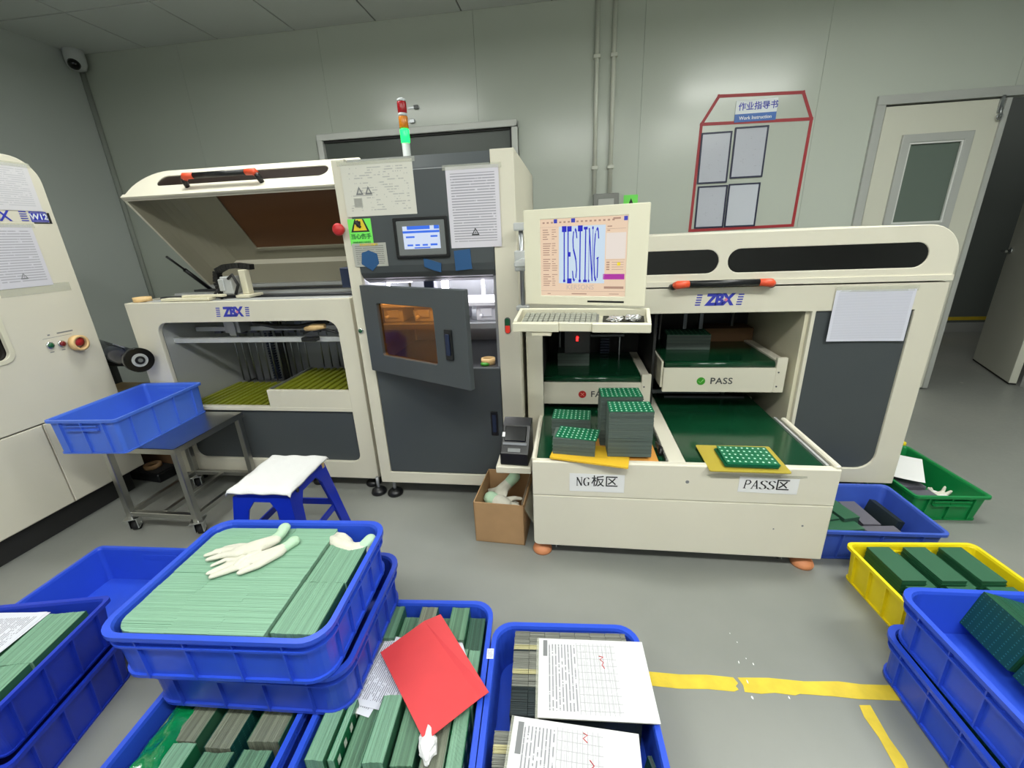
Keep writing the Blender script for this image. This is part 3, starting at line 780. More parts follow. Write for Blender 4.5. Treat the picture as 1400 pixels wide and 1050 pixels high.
g = G(); g.tube([(-2.13, 2.36, 1.06), (-2.135, 2.215, 1.19)], .011, 10); g.tube([(-2.135, 2.215, 1.19), (-2.14, 2.13, 1.265)], .006, 8); g.build('gas_strut', 'black_plastic', ldr)
for x in (-2.2, -1.7, -1.42, -1.1): leveling_foot(ldr, x, 1.99, .09)

# ------------------------------------------------------------------ tower machine in the middle
TX0, TX1, TY0 = -.985, -.222, 1.865
twr = thing('inspection_tower', 'tall cream and charcoal machine with touch screen and swung open glazed door', 'machine', (-.6, 2.3, 0))
g = G(); front_plate(g, [[(TX0, .092), (TX1, .092), (TX1, 1.622), (-.318, 1.622), (-.318, .155), (-.928, .155), (-.928, 1.622), (TX0, 1.622)]], TY0, .03, .003)
g.box(TX0, TX0 + .02, TY0 + .028, 2.75, .092, 1.62); g.box(TX1 - .02, TX1, TY0 + .028, 2.75, .092, 1.62); g.box(TX0, TX1, 2.73, 2.75, .092, 1.62)
g.build('body', 'cream_paint', twr)
g = G(); g.box(-.925, -.321, TY0 + .003, TY0 + .025, .158, .722); ld = g.build('lower_door', 'charcoal_paint', twr, bevel=.003)
def slot_handle(parent, x0, x1, y, z0, z1, M=None, name='handle'):
    g = G(); g.mesh(plate_mesh([rrect(x0, x1, z0, z1, .004)], .008, .002), (M if M is not None else Matrix.Identity(4)) @ Matrix.Translation((0, y, 0)) @ MX_FRONT)
    h = g.build(name, 'black_plastic', parent, shift=M is None)
    return h
h1 = slot_handle(ld, -.377, -.343, TY0 - .001, .382, .505)
g = G(); g.box(-.368, -.352, TY0 - .009, TY0 - .004, .40, .49); g.build('latch', 'blue_case', ld)
# upper console: charcoal plate that folds back at the top and tucks in at the bottom
prof = [(1.128, .055), (1.142, .022), (1.165, .006), (1.195, 0), (1.568, 0), (1.575, .002), (1.622, .03), (1.626, .06), (1.626, .9)]
vs, fs = [], []
for (z, d) in prof:
    for x in (-.926, -.320): vs.append((x, TY0 - .004 + d, z))
for (z, d) in prof:
    for x in (-.926, -.320): vs.append((x, TY0 + .02 + min(d, .85) * .98, z - (.012 if d > .01 else 0)))
k = len(prof); n2 = k * 2
for i in range(k - 1): fs += [(i * 2, i * 2 + 1, i * 2 + 3, i * 2 + 2), (n2 + i * 2, n2 + i * 2 + 2, n2 + i * 2 + 3, n2 + i * 2 + 1), (i * 2, i * 2 + 2, n2 + i * 2 + 2, n2 + i * 2), (i * 2 + 1, n2 + i * 2 + 1, n2 + i * 2 + 3, i * 2 + 3)]
fs += [(0, n2, n2 + 1, 1)]
g = G(); g.add(vs, fs); g.build('console', 'charcoal_paint', twr)
CY = TY0 - .004
g = G(); g.box(-.925, -.321, CY - .0012, CY, 1.566, 1.569); g.build('console_seam', 'zinc', twr)
# touch screen
g = G(); front_plate(g, [rrect(-.745, -.508, 1.222, 1.388, .006), rrect(-.731, -.522, 1.236, 1.374, .004)], CY - .012, .012, .003); hm = g.build('touch_screen', 'black_plastic', twr)
g = G(); g.box(-.731, -.522, CY - .009, CY, 1.236, 1.374); g.build('bezel', 'hmi_grey', hm)
g = G(); g.box(-.705, -.545, CY - .0105, CY - .009, 1.260, 1.352); g.build('display', 'hmi_white', hm)
g = G(); y = CY - .0112
g.box(-.685, -.585, y, y + .0005, 1.338, 1.352); g.box(-.567, -.545, y, y + .0005, 1.338, 1.352); g.box(-.705, -.545, y, y + .0005, 1.324, 1.333)
for q in ((-.693, -.655, 1.305, 1.312), (-.585, -.555, 1.306, 1.313), (-.69, -.665, 1.272, 1.279), (-.655, -.635, 1.272, 1.279), (-.623, -.60, 1.272, 1.279), (-.588, -.558, 1.272, 1.28), (-.66, -.59, 1.262, 1.267)): g.box(q[0], q[1], y, y + .0005, q[2], q[3])
g.build('display_marks', 'hmi_blue', hm)
# emergency stop on the left post, start/stop buttons
g = G(); g.lathe([(.016, 0), (.016, -.016), (.024, -.02), (.026, -.032), (.018, -.042), (.001, -.044)], (-.984, TY0, 1.352), 'Y', 22); g.build('emergency_stop', 'red_plastic', twr)
push_button(twr, (-.968, TY0, .906), .0125, 'ok_dark')
g = G(); front_plate(g, [rrect(-.288, -.262, .886, .958, .012)], TY0 - .008, .008, .002); sb = g.build('start_stop_button', 'dark_steel', twr)
g = G(); front_plate(g, [rrect(-.285, -.265, .924, .955, (.002, .002, .0095, .0095))], TY0 - .013, .005, .001); g.build('start_cap', 'ok_dark', sb)
g = G(); front_plate(g, [rrect(-.285, -.265, .889, .922, (.0095, .0095, .002, .002))], TY0 - .013, .005, .001); g.build('stop_cap', 'stop_red', sb)
# inside the opening: light grey chamber, LED bars, white fixture, shelf with tape roll
g = G(); g.box(-.92, -.326, 2.45, 2.47, .70, 1.56); g.box(-.945, -.932, TY0 + .03, 2.45, .7, 1.56); g.box(-.334, -.322, TY0 + .03, 2.45, .7, 1.56); g.build('chamber', 'zinc', twr)
g = G(); g.box(-.93, -.326, TY0 + .03, 2.45, .705, .72); g.build('chamber_floor', 'dark_steel', twr)
g = G(); g.box(-.92, -.335, 1.98, 2.40, .885, .91); g.build('test_bed', 'zinc', twr)
g = G()
for x in (-.88, -.72, -.56, -.405): g.box(x - .05, x + .05, 2.05, 2.2, .91, .985); g.box(x - .03, x + .03, 2.04, 2.05, .93, .97); g.cyl((x - .02, 2.0, .94), (x - .02, 2.04, .94), .008, 8)
g.box(-.92, -.335, 2.02, 2.28, .985, 1.005); g.build('test_fixture', 'white_part', twr, bevel=.003)
for x in (-.42, -.62, -.60, -.90):
    g = G(); g.box(x - .006, x + .006, 2.08, 2.092, 1.0, 1.25); g.build('lamp_bar', 'led_white', twr, label='glowing white light bar')
g = G(); g.box(-.86, -.74, 1.98, 2.0, 1.11, 1.126); g.build('lamp_bar', 'led_white', twr, label='glowing white light bar')
area_light('chamber_fill_light', (-.62, 2.12, 1.5), .5, .3, 12, (1, 1, 1))  # added unseen light that brightens the chamber around the LED bars
g = G(); g.box(-.69, -.64, 2.0, 2.06, 1.0, 1.2); g.build('actuator', 'blue_case', twr, bevel=.004)
g = G(); g.lathe([(.034, 0), (.034, .028), (.022, .028), (.022, 0)], (-.39, 1.95, .72), 'Z', 22, closed=True); g.build('tape_roll', 'tape_cream', twr)
g = G(); g.lathe([(.02, 0), (.024, .008), (.014, .014), (.001, .014)], (-.40, 1.925, .72), 'Z', 18); g.build('knob', 'ok_green', twr)
# glazed door swung outwards on its left edge
hx, hy = -.918, TY0 - .006; ang = math.atan2(1.585 - hy, -.38 - hx)
dW = .62
Md = Matrix.Translation((hx, hy, 0)) @ Matrix.Rotation(ang, 4, 'Z')
def dplate(outl, y, th, mt, name, par, bev=.0):
    g = G(); g.mesh(plate_mesh(outl, th, bev), Md @ Matrix.Translation((0, y + th / 2, 0)) @ MX_FRONT); return g.build(name, mt, par)
dr = dplate([rrect(0, .607, .722, 1.117, .004), rrect(.098, .438, .807, 1.042, .012)], -.026, .026, 'charcoal_paint', 'glazed_door', twr, .003)
dplate([rrect(.092, .444, .801, 1.048, .012)], -.012, .004, 'amber_pane', 'amber_window', dr)
dplate([rrect(.495, .533, .838, .962, .004)], -.034, .008, 'black_plastic', 'handle', dr, .002)
dplate([rrect(.504, .524, .858, .945, .004)], -.040, .006, 'blue_case', 'latch', dr, .002)
for z in (.80, 1.04):
    g = G(); g.cyl((hx, hy - .004, z - .02), (hx, hy - .004, z + .02), .007, 8); g.build('hinge', 'dark_steel', twr)
# signal tower on top
st = [(-.735, .0)]
sx, sy = -.772, 2.2
g = G(); g.lathe([(.028, 1.62), (.028, 1.632), (.0185, 1.634), (.0185, 1.728)], (sx, sy, 0), 'Z', 20); sg2 = g.build('signal_tower', 'camera_white', twr)
for z0, z1, m in ((1.73, 1.786, 'lamp_green'), (1.789, 1.838, 'lamp_amber'), (1.85, 1.897, 'lamp_red')):
    g = G(); g.lathe([(.0195, z0), (.021, z0 + .004), (.021, z1 - .004), (.0195, z1)], (sx, sy, 0), 'Z', 24); g.build('lamp_segment', m, sg2)
g = G(); g.lathe([(.0205, 1.838), (.0205, 1.85)], (sx, sy, 0), 'Z', 20); g.lathe([(.0205, 1.897), (.0195, 1.906), (.012, 1.911), (.001, 1.912)], (sx, sy, 0), 'Z', 20); g.build('collar', 'camera_white', sg2)
for x, y in ((-.935, 1.90), (-1.03, 1.905), (-.27, 1.92), (-.93, 2.7)): leveling_foot(twr, x, y, .095)

# ------------------------------------------------------------------ sorting machine on the right (closed hood)
RX0, RX1, RY = -.205, 1.497, 1.95
srt = thing('sorting_machine', 'long cream unloading machine with closed hood and two labelled trays', 'machine', (.65, 2.3, 0))
g = G(); front_plate(g, [rrect(RX0, RX1, .13, 1.055, .004), rrect(-.128, 1.010, .30, .946, .003), rrect(1.026, 1.396, .205, .946, (.03, .075, .003, .003), 6)], RY, .025, .003)
g.box(RX1 - .02, RX1, RY + .024, 2.62, .13, 1.055); g.box(RX0, RX0 + .02, RY + .024, 2.62, .13, 1.055); g.box(RX0, RX1, 2.60, 2.62, .13, 1.055)
g.build('body', 'cream_paint', srt)
g = G(); g.box(1.02, 1.402, RY + .01, RY + .024, .2, .95); g.build('side_panel', 'charcoal_paint', srt)
g = G(); g.box(.995, 1.010, RY + .02, 2.6, .2, 1.05); g.build('inner_wall', 'cream_worn', srt)
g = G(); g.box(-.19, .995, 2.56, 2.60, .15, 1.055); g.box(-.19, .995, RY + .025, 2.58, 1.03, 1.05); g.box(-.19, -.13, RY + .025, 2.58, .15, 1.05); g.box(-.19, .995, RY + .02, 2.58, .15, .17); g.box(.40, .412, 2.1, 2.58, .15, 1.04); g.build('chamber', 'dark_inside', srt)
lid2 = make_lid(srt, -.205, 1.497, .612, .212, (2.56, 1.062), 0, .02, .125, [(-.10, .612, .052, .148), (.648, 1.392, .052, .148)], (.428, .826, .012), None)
logo(srt, .632, RY, 1.003, .20)
for x in (-.1, .6, 1.4): leveling_foot(srt, x, 2.02, .135)
def tray(x0, x1, y0, z0, z1, zs, word, dotm, tick):
    g = G(); g.box(x0, x1, y0, y0 + .02, z0, z1); t = g.build('tray', 'cream_paint', srt, bevel=.002)
    g = G(); g.box(x1, x1 + .045, y0, y0 + .02, z0, zs); g.build('end_plate', 'cream_paint', t, bevel=.002)
    g = G(); g.box(x1 + .0, x1 + .042, y0 + .0205, 2.5, z0 + .02, zs - .012); g.build('side_plate', 'cream_paint', t, bevel=.002)
    g = G(); g.box(x0 - .01, x0, y0 + .01, 2.5, z0 + .02, z1 + .03); g.build('side_plate', 'cream_paint', t, bevel=.002)
    g = G(); r = .018; g.cyl((x0 + .006, y0 + .024, z1 + .012), (x1 - .004, y0 + .024, z1 + .012), r, 16); g.box(x0 + .006, x1 - .004, y0 + .024, 2.5, z1 + .012, z1 + .0295); g.build('belt', 'belt_green', t)
    mx = x0 + (x1 - x0) * (.43 if word == 'PASS' else .50); zc = (z0 + z1) / 2 - .004
    g = G(); front_text(g, word, mx, y0 - .0008, zc, .043, sx=1.08, bold=.0006, space=1.05, align='LEFT'); g.build('lettering', 'ink_grey_dark', t)
    g = G(); g.lathe([(.019, 0), (.019, -.0012), (.001, -.0012)], (mx - .04, y0, zc), 'Y', 24, False); g.build('round_mark', dotm, t)
    g = G(); 
    S = ([(-.010, 0), (-.003, -.008), (.011, .009)],) if tick else ([(-.008, -.008), (.008, .008)], [(-.008, .008), (.008, -.008)])
    for pl in S:
        for a, b in zip(pl, pl[1:]):
            g.tube([(mx - .04 + a[0], y0 - .0016, zc + a[1]), (mx - .04 + b[0], y0 - .0016, zc + b[1])], .0013, 6)
    g.build('mark_symbol', 'tray_mark_green' if tick else 'tray_mark_red', t)
    g = G()
    for z in (z0 + .03, z1 - .02): g.cyl((x1 + .012, y0 - .002, z), (x1 + .012, y0, z), .004, 8)
    g.build('screw', 'dark_steel', t)
    return t
tray(.437, .93, 2.0, .562, .680, .728, 'PASS', 'ok_green', True)
tray(-.142, .345, 2.03, .482, .596, .638, 'FAIL', 'fail_red', False)
# lift columns, rods, sensors in the shade of the chamber
for x, y in ((-.06, 2.45), (.28, 2.45), (.50, 2.47), (.88, 2.47)):
    g = G(); g.cyl((x, y, .2), (x, y, 1.02), .009, 10); g.build('lift_rod', 'brushed_steel', srt)
for x in (.20, .47):
    g = G()
    for k in range(30): g.box(x - .025, x + .025, 2.48, 2.5, .5 + k * .017, .512 + k * .017)
    g.build('cable_chain', 'blue_case', srt)
g = G(); g.box(.06, .30, 2.40, 2.46, .74, .755); g.box(.56, .80, 2.3, 2.4, .90, .94); g.box(.58, .60, 2.30, 2.32, .80, .92); g.box(.66, .68, 2.30, 2.32, .80, .92); g.build('gripper', 'dark_steel', srt, bevel=.002)
g = G(); g.box(-.03, .10, 2.12, 2.22, .72, .93); g.build('gripper_head', 'black_plastic', srt, bevel=.004)
for p, s in (((.035, 2.11, .80), 1.7), ((.53, 2.2, .915), .7)):
    g = G(); g.cbox(p, (.006 * s, .006, .013 * s), 0, 0, .1); g.build('indicator_light', 'led_red', srt, label='small glowing red indicator')
for k, (x0, x1, z) in enumerate(((.42, .75, .50), (.5, .9, .44), (.44, .7, .53))):
    g = G(); g.box(x0, x1, 2.15 + k * .07, 2.17 + k * .07, z, z + .018); g.build('frame_bar', 'dark_steel', srt)
g = G(); g.box(.72, .97, 2.40, 2.54, .60, .78); g.build('carton_panel', 'cardboard_dark', srt)

# ------------------------------------------------------------------ receiving cart with two green belts
cart = thing('receiving_table', 'cream receiving table on orange feet with two green conveyor belts', 'conveyor table', (.41, 1.75, 0))
CX0, CX1, CYF, CZ = -.147, .972, 1.49, .453
g = G(); front_plate(g, [rrect(CX0, CX1, .302, CZ, .004)], CYF, .02, .003)
g.box(CX0, CX0 + .016, CYF + .018, 2.3, .08, CZ + .0); g.box(CX1 - .016, CX1, CYF + .018, 1.93, .08, CZ); g.box(CX0 + .01, CX1 - .01, 2.28, 2.3, .08, .43)
g.build('body', 'cream_paint', cart)
g = G(); front_plate(g, [rrect(CX0, CX1, .058, .2995, (.02, .004, .002, .002))], CYF, .018, .003); g.build('lower_panel', 'cream_paint', cart)
g = G(); g.box(CX0, CX1, CYF + .002, CYF + .028, CZ - .006, CZ + .003); g.build('front_lip', 'cream_paint', cart, bevel=.003)
for a, b, nm in ((CX0 + .018, .372, 0), (.445, .932, 1)):
    g = G(); g.box(a, b, CYF + .03, 2.28, CZ - .03, CZ - .004); g.build('belt', 'belt_green', cart)
g = G(); g.box(.376, .441, CYF + .028, 2.28, CZ - .03, CZ + .002); g.build('divider', 'cream_paint', cart, bevel=.003)
g = G(); g.box(.366, .372, CYF + .03, 2.2, CZ - .004, CZ + .012); g.build('guide_rail', 'brushed_steel', cart)
g = G(); g.box(.95, .972, CYF + .004, 1.93, CZ - .002, CZ + .016); g.build('side_rail', 'cream_paint', cart, bevel=.005)
g = G(); g.box(.934, .944, CYF + .03, 1.96, CZ - .006, CZ + .004); g.build('guide_rail', 'aluminium', cart)
g = G(); g.box(CX0 - .002, CX0 + .012, CYF + .01, 1.9, CZ - .002, CZ + .012); g.build('side_rail', 'cream_paint', cart, bevel=.003)
for (x, z, sz) in ((.445, .385, .007), (.88, .21, .004), (.78, .19, .003)):
    g = G(); g.lathe([(sz, 0), (sz, -.0006), (.0005, -.0006)], (x, CYF, z), 'Y', 10, False); g.build('scuff', 'ink_grey', cart)
g = G(); front_plate(g, [[(.51, .418), (.56, .428), (.86, .425), (.862, .418), (.80, .408), (.70, .412), (.6, .405), (.53, .405)]], CYF - .0006, .0006); g.build('torn_tape', 'clear_tape', cart)
for x in (-.115, .93):
    leveling_foot(cart, x, CYF + .04, .06, 'foot_orange')
for x in (-.045, .86): caster(cart, x, CYF + .06, .075, .025, .3)
mat('screen_ink2', (16, 18, 60), .3, emit=(40, 44, 206), estr=.85); mat('stop_dark', (120, 24, 30), .35); mat('film_navy', (18, 22, 40), .18, spec=.6); mat('film_shine', (120, 124, 136), .2, metal=.4)
paper_mat('notice_b2', (214, 212, 220), (164, 164, 172), rows=24, words=8, fill=.6, coat=.4, rough=.25)
def roman_p(g, s, x, w, h, gap):
    """roman capitals P A S from strokes"""
    for ch in s:
        if ch == 'S': roman(g, 'S', x, 0, 0, w, h, 0, 1.5)
        else:
            L = {'P': [((.2, 0), (.2, 1), .09), ((.2, .97), (.65, .97), .06), ((.65, .97), (.88, .8), .09), ((.88, .8), (.88, .68), .1), ((.88, .68), (.65, .5), .09), ((.65, .5), (.2, .5), .06), ((.02, .02), (.42, .02), .05)],
                 'A': [((.1, 0), (.5, 1), .06), ((.5, 1), (.9, 0), .1), ((.25, .34), (.75, .34), .05), ((-.04, .02), (.24, .02), .05), ((.74, .02), (1.04, .02), .05)]}[ch]
            for (a, b, t) in L:
                A, B = Vector((a[0] * w, 0, a[1] * h)), Vector((b[0] * w, 0, b[1] * h)); d = (B - A).normalized(); n = Vector((-d.z, 0, d.x)) * t * w * 1.0
                g.add([(x + p.x, 0, p.z) for p in (A - n, B - n, B + n, A + n)], [(0, 1, 2, 3)])
        x += w * (1 + gap)
# ------------------------------------------------------------------ sheets, boards, bins, gloves
def sheet(name, m, p, w, h, label, cat, normal='front', rz=0.0, group=None, tapes=None, curl=0.0, t=.0006, rot=None):
    """a sheet of paper in its own frame (x right, y up the page); normal: front = hung on an xz face, side = on a face towards +x, up = lying"""
    o_rot = rot or {'front': (R(90), 0, 0), 'side': (R(90), 0, R(90)), 'up': (0, 0, rz)}[normal]
    nx = 8 if curl else 1
    g = G(); vs = []; fs = []
    for zz in (t, 0):
        for j in range(nx + 1):
            for i in range(nx + 1):
                u, v = i / nx - .5, j / nx - .5
                z = zz + curl * (abs(u * 2) ** 2 * .6 + max(0, v) * .9 + .25 * math.sin(5 * u + 4 * v) * .5 + .12)
                vs.append((u * w, v * h, z))
    n = nx + 1; q = n * n
    for j in range(nx):
        for i in range(nx):
            a = j * n + i; fs.append((a, a + 1, a + n + 1, a + n)); fs.append((q + a, q + a + n, q + a + n + 1, q + a + 1))
    for i in range(nx):
        fs += [(i, q + i, q + i + 1, i + 1), (nx * n + i + 1, q + nx * n + i + 1, q + nx * n + i, nx * n + i), (i * n + n, q + i * n + n, q + i * n, i * n), (i * n + nx, q + i * n + nx, q + i * n + n + nx, i * n + n + nx)]
    g.add(vs, fs)
    o = g.build(name, m, at=p); o.rotation_euler = o_rot
    tag(o, label, cat, group)
    return o
BW, BD, BT = .165, .105, .0016
def board(p, rz=0.0, m='pcb_pads', w=BW, d=BD, t=BT, label='', group=None, name='circuit_board', notch=True):
    ol = [(-w / 2, -d / 2), (w / 2, -d / 2), (w / 2, d / 2), (-w / 2, d / 2)]
    g = G(); top_plate(g, [ol], t, t)
    o = g.build(name, m, at=p, boxuv=True); o.rotation_euler = (0, 0, rz)
    return tag(o, label, 'circuit board', group)
def flat_stack(p, n, label, rz=0.0, lean=(0, 0), m='pcb_stack_grey', group=None, top='pcb_pads', w=BW, d=BD, toprz=0.0, topoff=(0, 0), pitch=.0018, topextra=0.0):
    """boards lying flat on each other; the top board shows its pads"""
    t = thing('board_stack', label, 'circuit boards', p, rz, group)
    rnd = random.Random(n * 7 + int(p[0] * 1000)); g = G()
    for k in range(n):
        f = k / n; jx, jy = rnd.uniform(-.0012, .0012), rnd.uniform(-.0012, .0012)
        if k % 23 == 22: jx -= .002; jy -= .002
        g.box(-w / 2 + jx + lean[0] * f, w / 2 + jx + lean[0] * f, -d / 2 + jy + lean[1] * f, d / 2 + jy + lean[1] * f, k * pitch, k * pitch + BT)
    g.build('boards', m, t, shift=False, stuff=True)
    g = G(); ol = [(-w / 2, -d / 2), (w / 2, -d / 2), (w / 2, d / 2), (-w / 2, d / 2)]; top_plate(g, [ol], BT, BT)
    o = g.build('top_board', top, t, shift=False, boxuv=True); o.location = (lean[0] + topoff[0], lean[1] + topoff[1], n * pitch); o.rotation_euler = (0, 0, toprz)
    return t
def bundle(p, n, L, H, label, rz=0.0, m='pcb_edge', face='pcb_plain_dark', group=None, pitch=.0021, jit=.0025, tilt=0.0, left=True, right_=True, step=None, cat='circuit boards'):
    """boards standing on edge: thickness along local x, length L along y, height H"""
    t = thing('board_bundle', label, cat, p, rz, group)
    if tilt: t.rotation_euler = (0, tilt, rz)
    rnd = random.Random(int(abs(p[0]) * 9973 + abs(p[1]) * 7919)); g = G()
    W = n * pitch; drift = 0
    for k in range(1 if left else 0, n - 1 if right_ else n):
        drift += rnd.uniform(-1, 1) * jit * .25; drift = max(-jit, min(jit, drift))
        dz = rnd.uniform(-.25, .25) * jit; x = -W / 2 + k * pitch
        h = H + dz + (step[1] if step and k / n > step[0] else 0)
        g.box(x, x + BT, -L / 2 + drift, L / 2 + drift, 0, h)
    g.build('boards', m, t, shift=False, stuff=True)
    for side, on in ((0, left), (1, right_)):
        if not on: continue
        x = -W / 2 if side == 0 else W / 2 - pitch
        g = G(); ol = rrect(-H / 2, H / 2, -L / 2, L / 2, 0); top_plate(g, [ol], BT, BT)
        o = g.build('end_board', face, t, shift=False, boxuv=True)
        o.rotation_euler = (0, R(-90), 0); o.location = (x + BT, 0, H / 2)
    return t

def loft_rr(g, secs, n=6, closed_bottom=True):
    """stack of rounded-rectangle rings: (half x, half y, corner radius, z)"""
    rings = []
    for (a, b, r, z) in secs: rings.append([Vector((p[0], p[1], z)) for p in rrect(-a, a, -b, b, min(r, a * .98, b * .98), n)])
    return g.rings(rings, True, True)
def make_bin(name, label, p, W, L, H, m, rz=0.0, corner=.015, base=.022, style='rib', group=None, wall=.004, handle_ends=True, cat='bin'):
    """plastic turnover box: W along local x, L along local y"""
    t = thing(name, label, cat, p, rz, group)
    a, b = W / 2, L / 2; lip = .012 if style == 'rib' else .009
    ai, bi = a - lip, b - lip; ab, bb = a - lip - base, b - lip - base; r = corner
    g = G()
    loft_rr(g, [(ab, bb, r, 0), (ai - .002, bi - .002, r, H - .004), (a, b, r + lip * .6, H - .012), (a, b, r + lip * .6, H), (ai - wall + .002, bi - wall + .002, r, H), (ai - wall - .001, bi - wall - .001, r, H - .008), (ab - wall, bb - wall, r, .005)])
    body = g.build('body', m, t, shift=False)
    for f in body.data.polygons: f.use_smooth = False
    g = G(); 
    def band(z0, z1, ext, mm=None):
        fz0, fz1 = z0 / H, z1 / H
        A0, A1 = ab + (ai - ab) * fz0, ab + (ai - ab) * fz1; B0, B1 = bb + (bi - bb) * fz0, bb + (bi - bb) * fz1
        gg = G(); loft_rr(gg, [(A0 - .003, B0 - .003, r, z0), (A0 + ext, B0 + ext, r + ext, z0), (A1 + ext, B1 + ext, r + ext, z1), (A1 - .003, B1 - .003, r, z1)])
        # drop the inner caps so the hollow stays open
        gg.f = gg.f[:-2]; gg.m = gg.m[:-2]; gg.sm = gg.sm[:-2]
        return gg
    if style == 'rib':
        band(H - .040, H - .034, .009).build('lower_rim', m, t, shift=False)
        band(.004, .014, .006).build('foot_rim', m, t, shift=False)
    else:
        band(.0, .006, .005).build('foot_rim', m, t, shift=False)
    rib_me = {}
    def rib(cx, cy, nx, ny, zl, zh, w=.004, d=.009):
        f0, f1 = zl / H, zh / H
        A0, A1 = (ab + (ai - ab) * f0, ab + (ai - ab) * f1); B0, B1 = (bb + (bi - bb) * f0, bb + (bi - bb) * f1)
        key = (abs(nx), abs(ny))
        o = None
        gg = G()
        if nx: gg.add([(s * w + 0, e, z) for (e, z) in ()], [])
        # build in a frame where +y points out of the wall
        off0, off1 = (A0, A1) if nx else (B0, B1)
        vs = []
        for (o_, z) in ((off0, zl), (off1, zh)):
            for q in (-.002, d if z < H - .05 or style != 'rib' else d * .8):
                for s in (-w / 2, w / 2): vs.append((s, o_ + q, z))
        gg.add(vs, [(0, 1, 3, 2), (4, 6, 7, 5), (0, 4, 5, 1), (2, 3, 7, 6), (0, 2, 6, 4), (1, 5, 7, 3)])
        if key in rib_me: o = rib_me[key].copy(); COL.objects.link(o)
        else: o = gg.build('rib', m, t, shift=False); rib_me[key] = o
        ang = {(0, 1): 0, (0, -1): math.pi, (1, 0): -math.pi / 2, (-1, 0): math.pi / 2}[(nx, ny)]
        o.rotation_euler = (0, 0, ang); o.location = (cx if not nx else 0, cy if nx else 0, 0)
    nl, nw = (5, 4) if style == 'rib' else (4, 3)
    zl, zh = (.008, H - .012)
    for k in range(nl):
        c = (k + .5) / nl * 2 - 1
        for s in (-1, 1): rib(0, c * (b - lip - r * .6), s, 0, zl, zh)
    for k in range(nw):
        c = (k + .5) / nw * 2 - 1
        for s in (-1, 1): rib(c * (a - lip - r * .6), 0, 0, s, zl, zh)
    if handle_ends and style != 'rib':
        for s in (-1, 1):
            g = G(); z = H - .030
            hw = min(.075, a * .5)
            for dz in (0, -.02): g.box(-hw, hw, min(s * (b - lip - .006), s * (b + .001)), max(s * (b - lip - .006), s * (b + .001)), z + dz, z + dz + .005)
            g.box(-hw, hw, min(s * (b - lip - .01), s * (b - .008)), max(s * (b - lip - .01), s * (b - .008)), z - .018, z + .005)
            g.build('grip', m, t, shift=False)
    return t

def glove_obj(name, label, digits, palm, cuff, loc, group=None, flat=.62, voxel=.0042, rot=(0, 0, 0), cuffmat='glove_cuff'):
    """limp knitted glove: five tapering fingers, palm and ribbed cuff grown into one skin"""
    def blob(tubes, vx, nm):
        g = G()
        for pts, rs in tubes:
            P = [Vector(p) for p in pts]
            g.tube(P, rs, 12)
            for q, r in ((P[0], rs[0]), (P[-1], rs[-1])):
                g.lathe([(r * math.cos(a), r * math.sin(a)) for a in [-1.5, -1.1, -.6, 0, .6, 1.1, 1.5]], q, 'Z', 12)
        me = bpy.data.meshes.new(nm); me.from_pydata([tuple(v) for v in g.v], [], g.f)
        o = bpy.data.objects.new(nm, me); COL.objects.link(o)
        md = o.modifiers.new('r', 'REMESH'); md.mode = 'VOXEL'; md.voxel_size = vx
        sm = o.modifiers.new('s', 'SMOOTH'); sm.iterations = 5; sm.factor = .5
        out = eval_mesh(o); bpy.data.objects.remove(o)
        return out
    t = thing(name, label, 'glove', loc, 0, group, rot=rot)
    me = blob(digits + palm, voxel, 'hand')
    for v in me.vertices: v.co.z = v.co.z * flat
    for p in me.polygons: p.use_smooth = True
    me.materials.append(MATS['glove_white'])
    o = bpy.data.objects.new('hand', me); COL.objects.link(o); o.parent = t
    if cuff:
        me = blob(cuff, voxel, 'cuff')
        for v in me.vertices: v.co.z = v.co.z * flat
        for p in me.polygons: p.use_smooth = True
        me.materials.append(MATS[cuffmat])
        o = bpy.data.objects.new('cuff', me); COL.objects.link(o); o.parent = t
    return t
def crumple(name, label, p, r, m, cat, seed=1, sq=(1, 1, .6), rz=0):
    rnd = random.Random(seed); bm = bmesh.new(); bmesh.ops.create_icosphere(bm, subdivisions=3, radius=r)
    ph = [rnd.uniform(0, 6) for _ in range(6)]
    for v in bm.verts:
        c = v.co / r
        k = 1 + .28 * math.sin(5 * c.x + ph[0]) * math.cos(4 * c.y + ph[1]) + .2 * abs(math.sin(7 * c.z + 3 * c.x + ph[2])) + rnd.uniform(-.08, .08)
        v.co = Vector((c.x * sq[0], c.y * sq[1], c.z * sq[2])) * r * k
    z0 = min(v.co.z for v in bm.verts)
    for v in bm.verts: v.co.z -= z0
    me = bpy.data.meshes.new(name); bm.to_mesh(me); bm.free(); me.materials.append(MATS[m])
    o = bpy.data.objects.new(name, me); COL.objects.link(o); o.location = p; o.rotation_euler = (0, 0, rz)
    return tag(o, label, cat)

# ------------------------------------------------------------------ papers and stickers on the machines
def taped(o, w, h, top=.012):
    g = G(); g.box(-w / 2 - .012, w / 2 + .012, h / 2 - top, h / 2 + top * .6, .0012, .0016); g.build('tape', 'clear_tape', o, shift=False)
yC = CY - .002
pa = sheet('notice_sheet', 'notice_a', (-.79, yC, 1.504), .31, .208, 'wide pale notice in clear film on the upper left of the charcoal tower', 'paper'); taped(pa, .31, .208)
g = G()
for x in (-.085, -.045): g.add([(x - .016, -.02, .002), (x + .016, -.02, .002), (x, .012, .002), (x - .008, -.015, .0022), (x + .008, -.015, .0022), (x, .002, .0022)], [(0, 1, 4, 3), (1, 2, 5, 4), (2, 0, 3, 5)])
g.build('warning_symbol', 'ink_grey', pa, shift=False)
g = G(); g.box(-.115, -.078, -.068, -.032, .0012, .0018); g.build('stamp', 'plate_print', pa, shift=False)
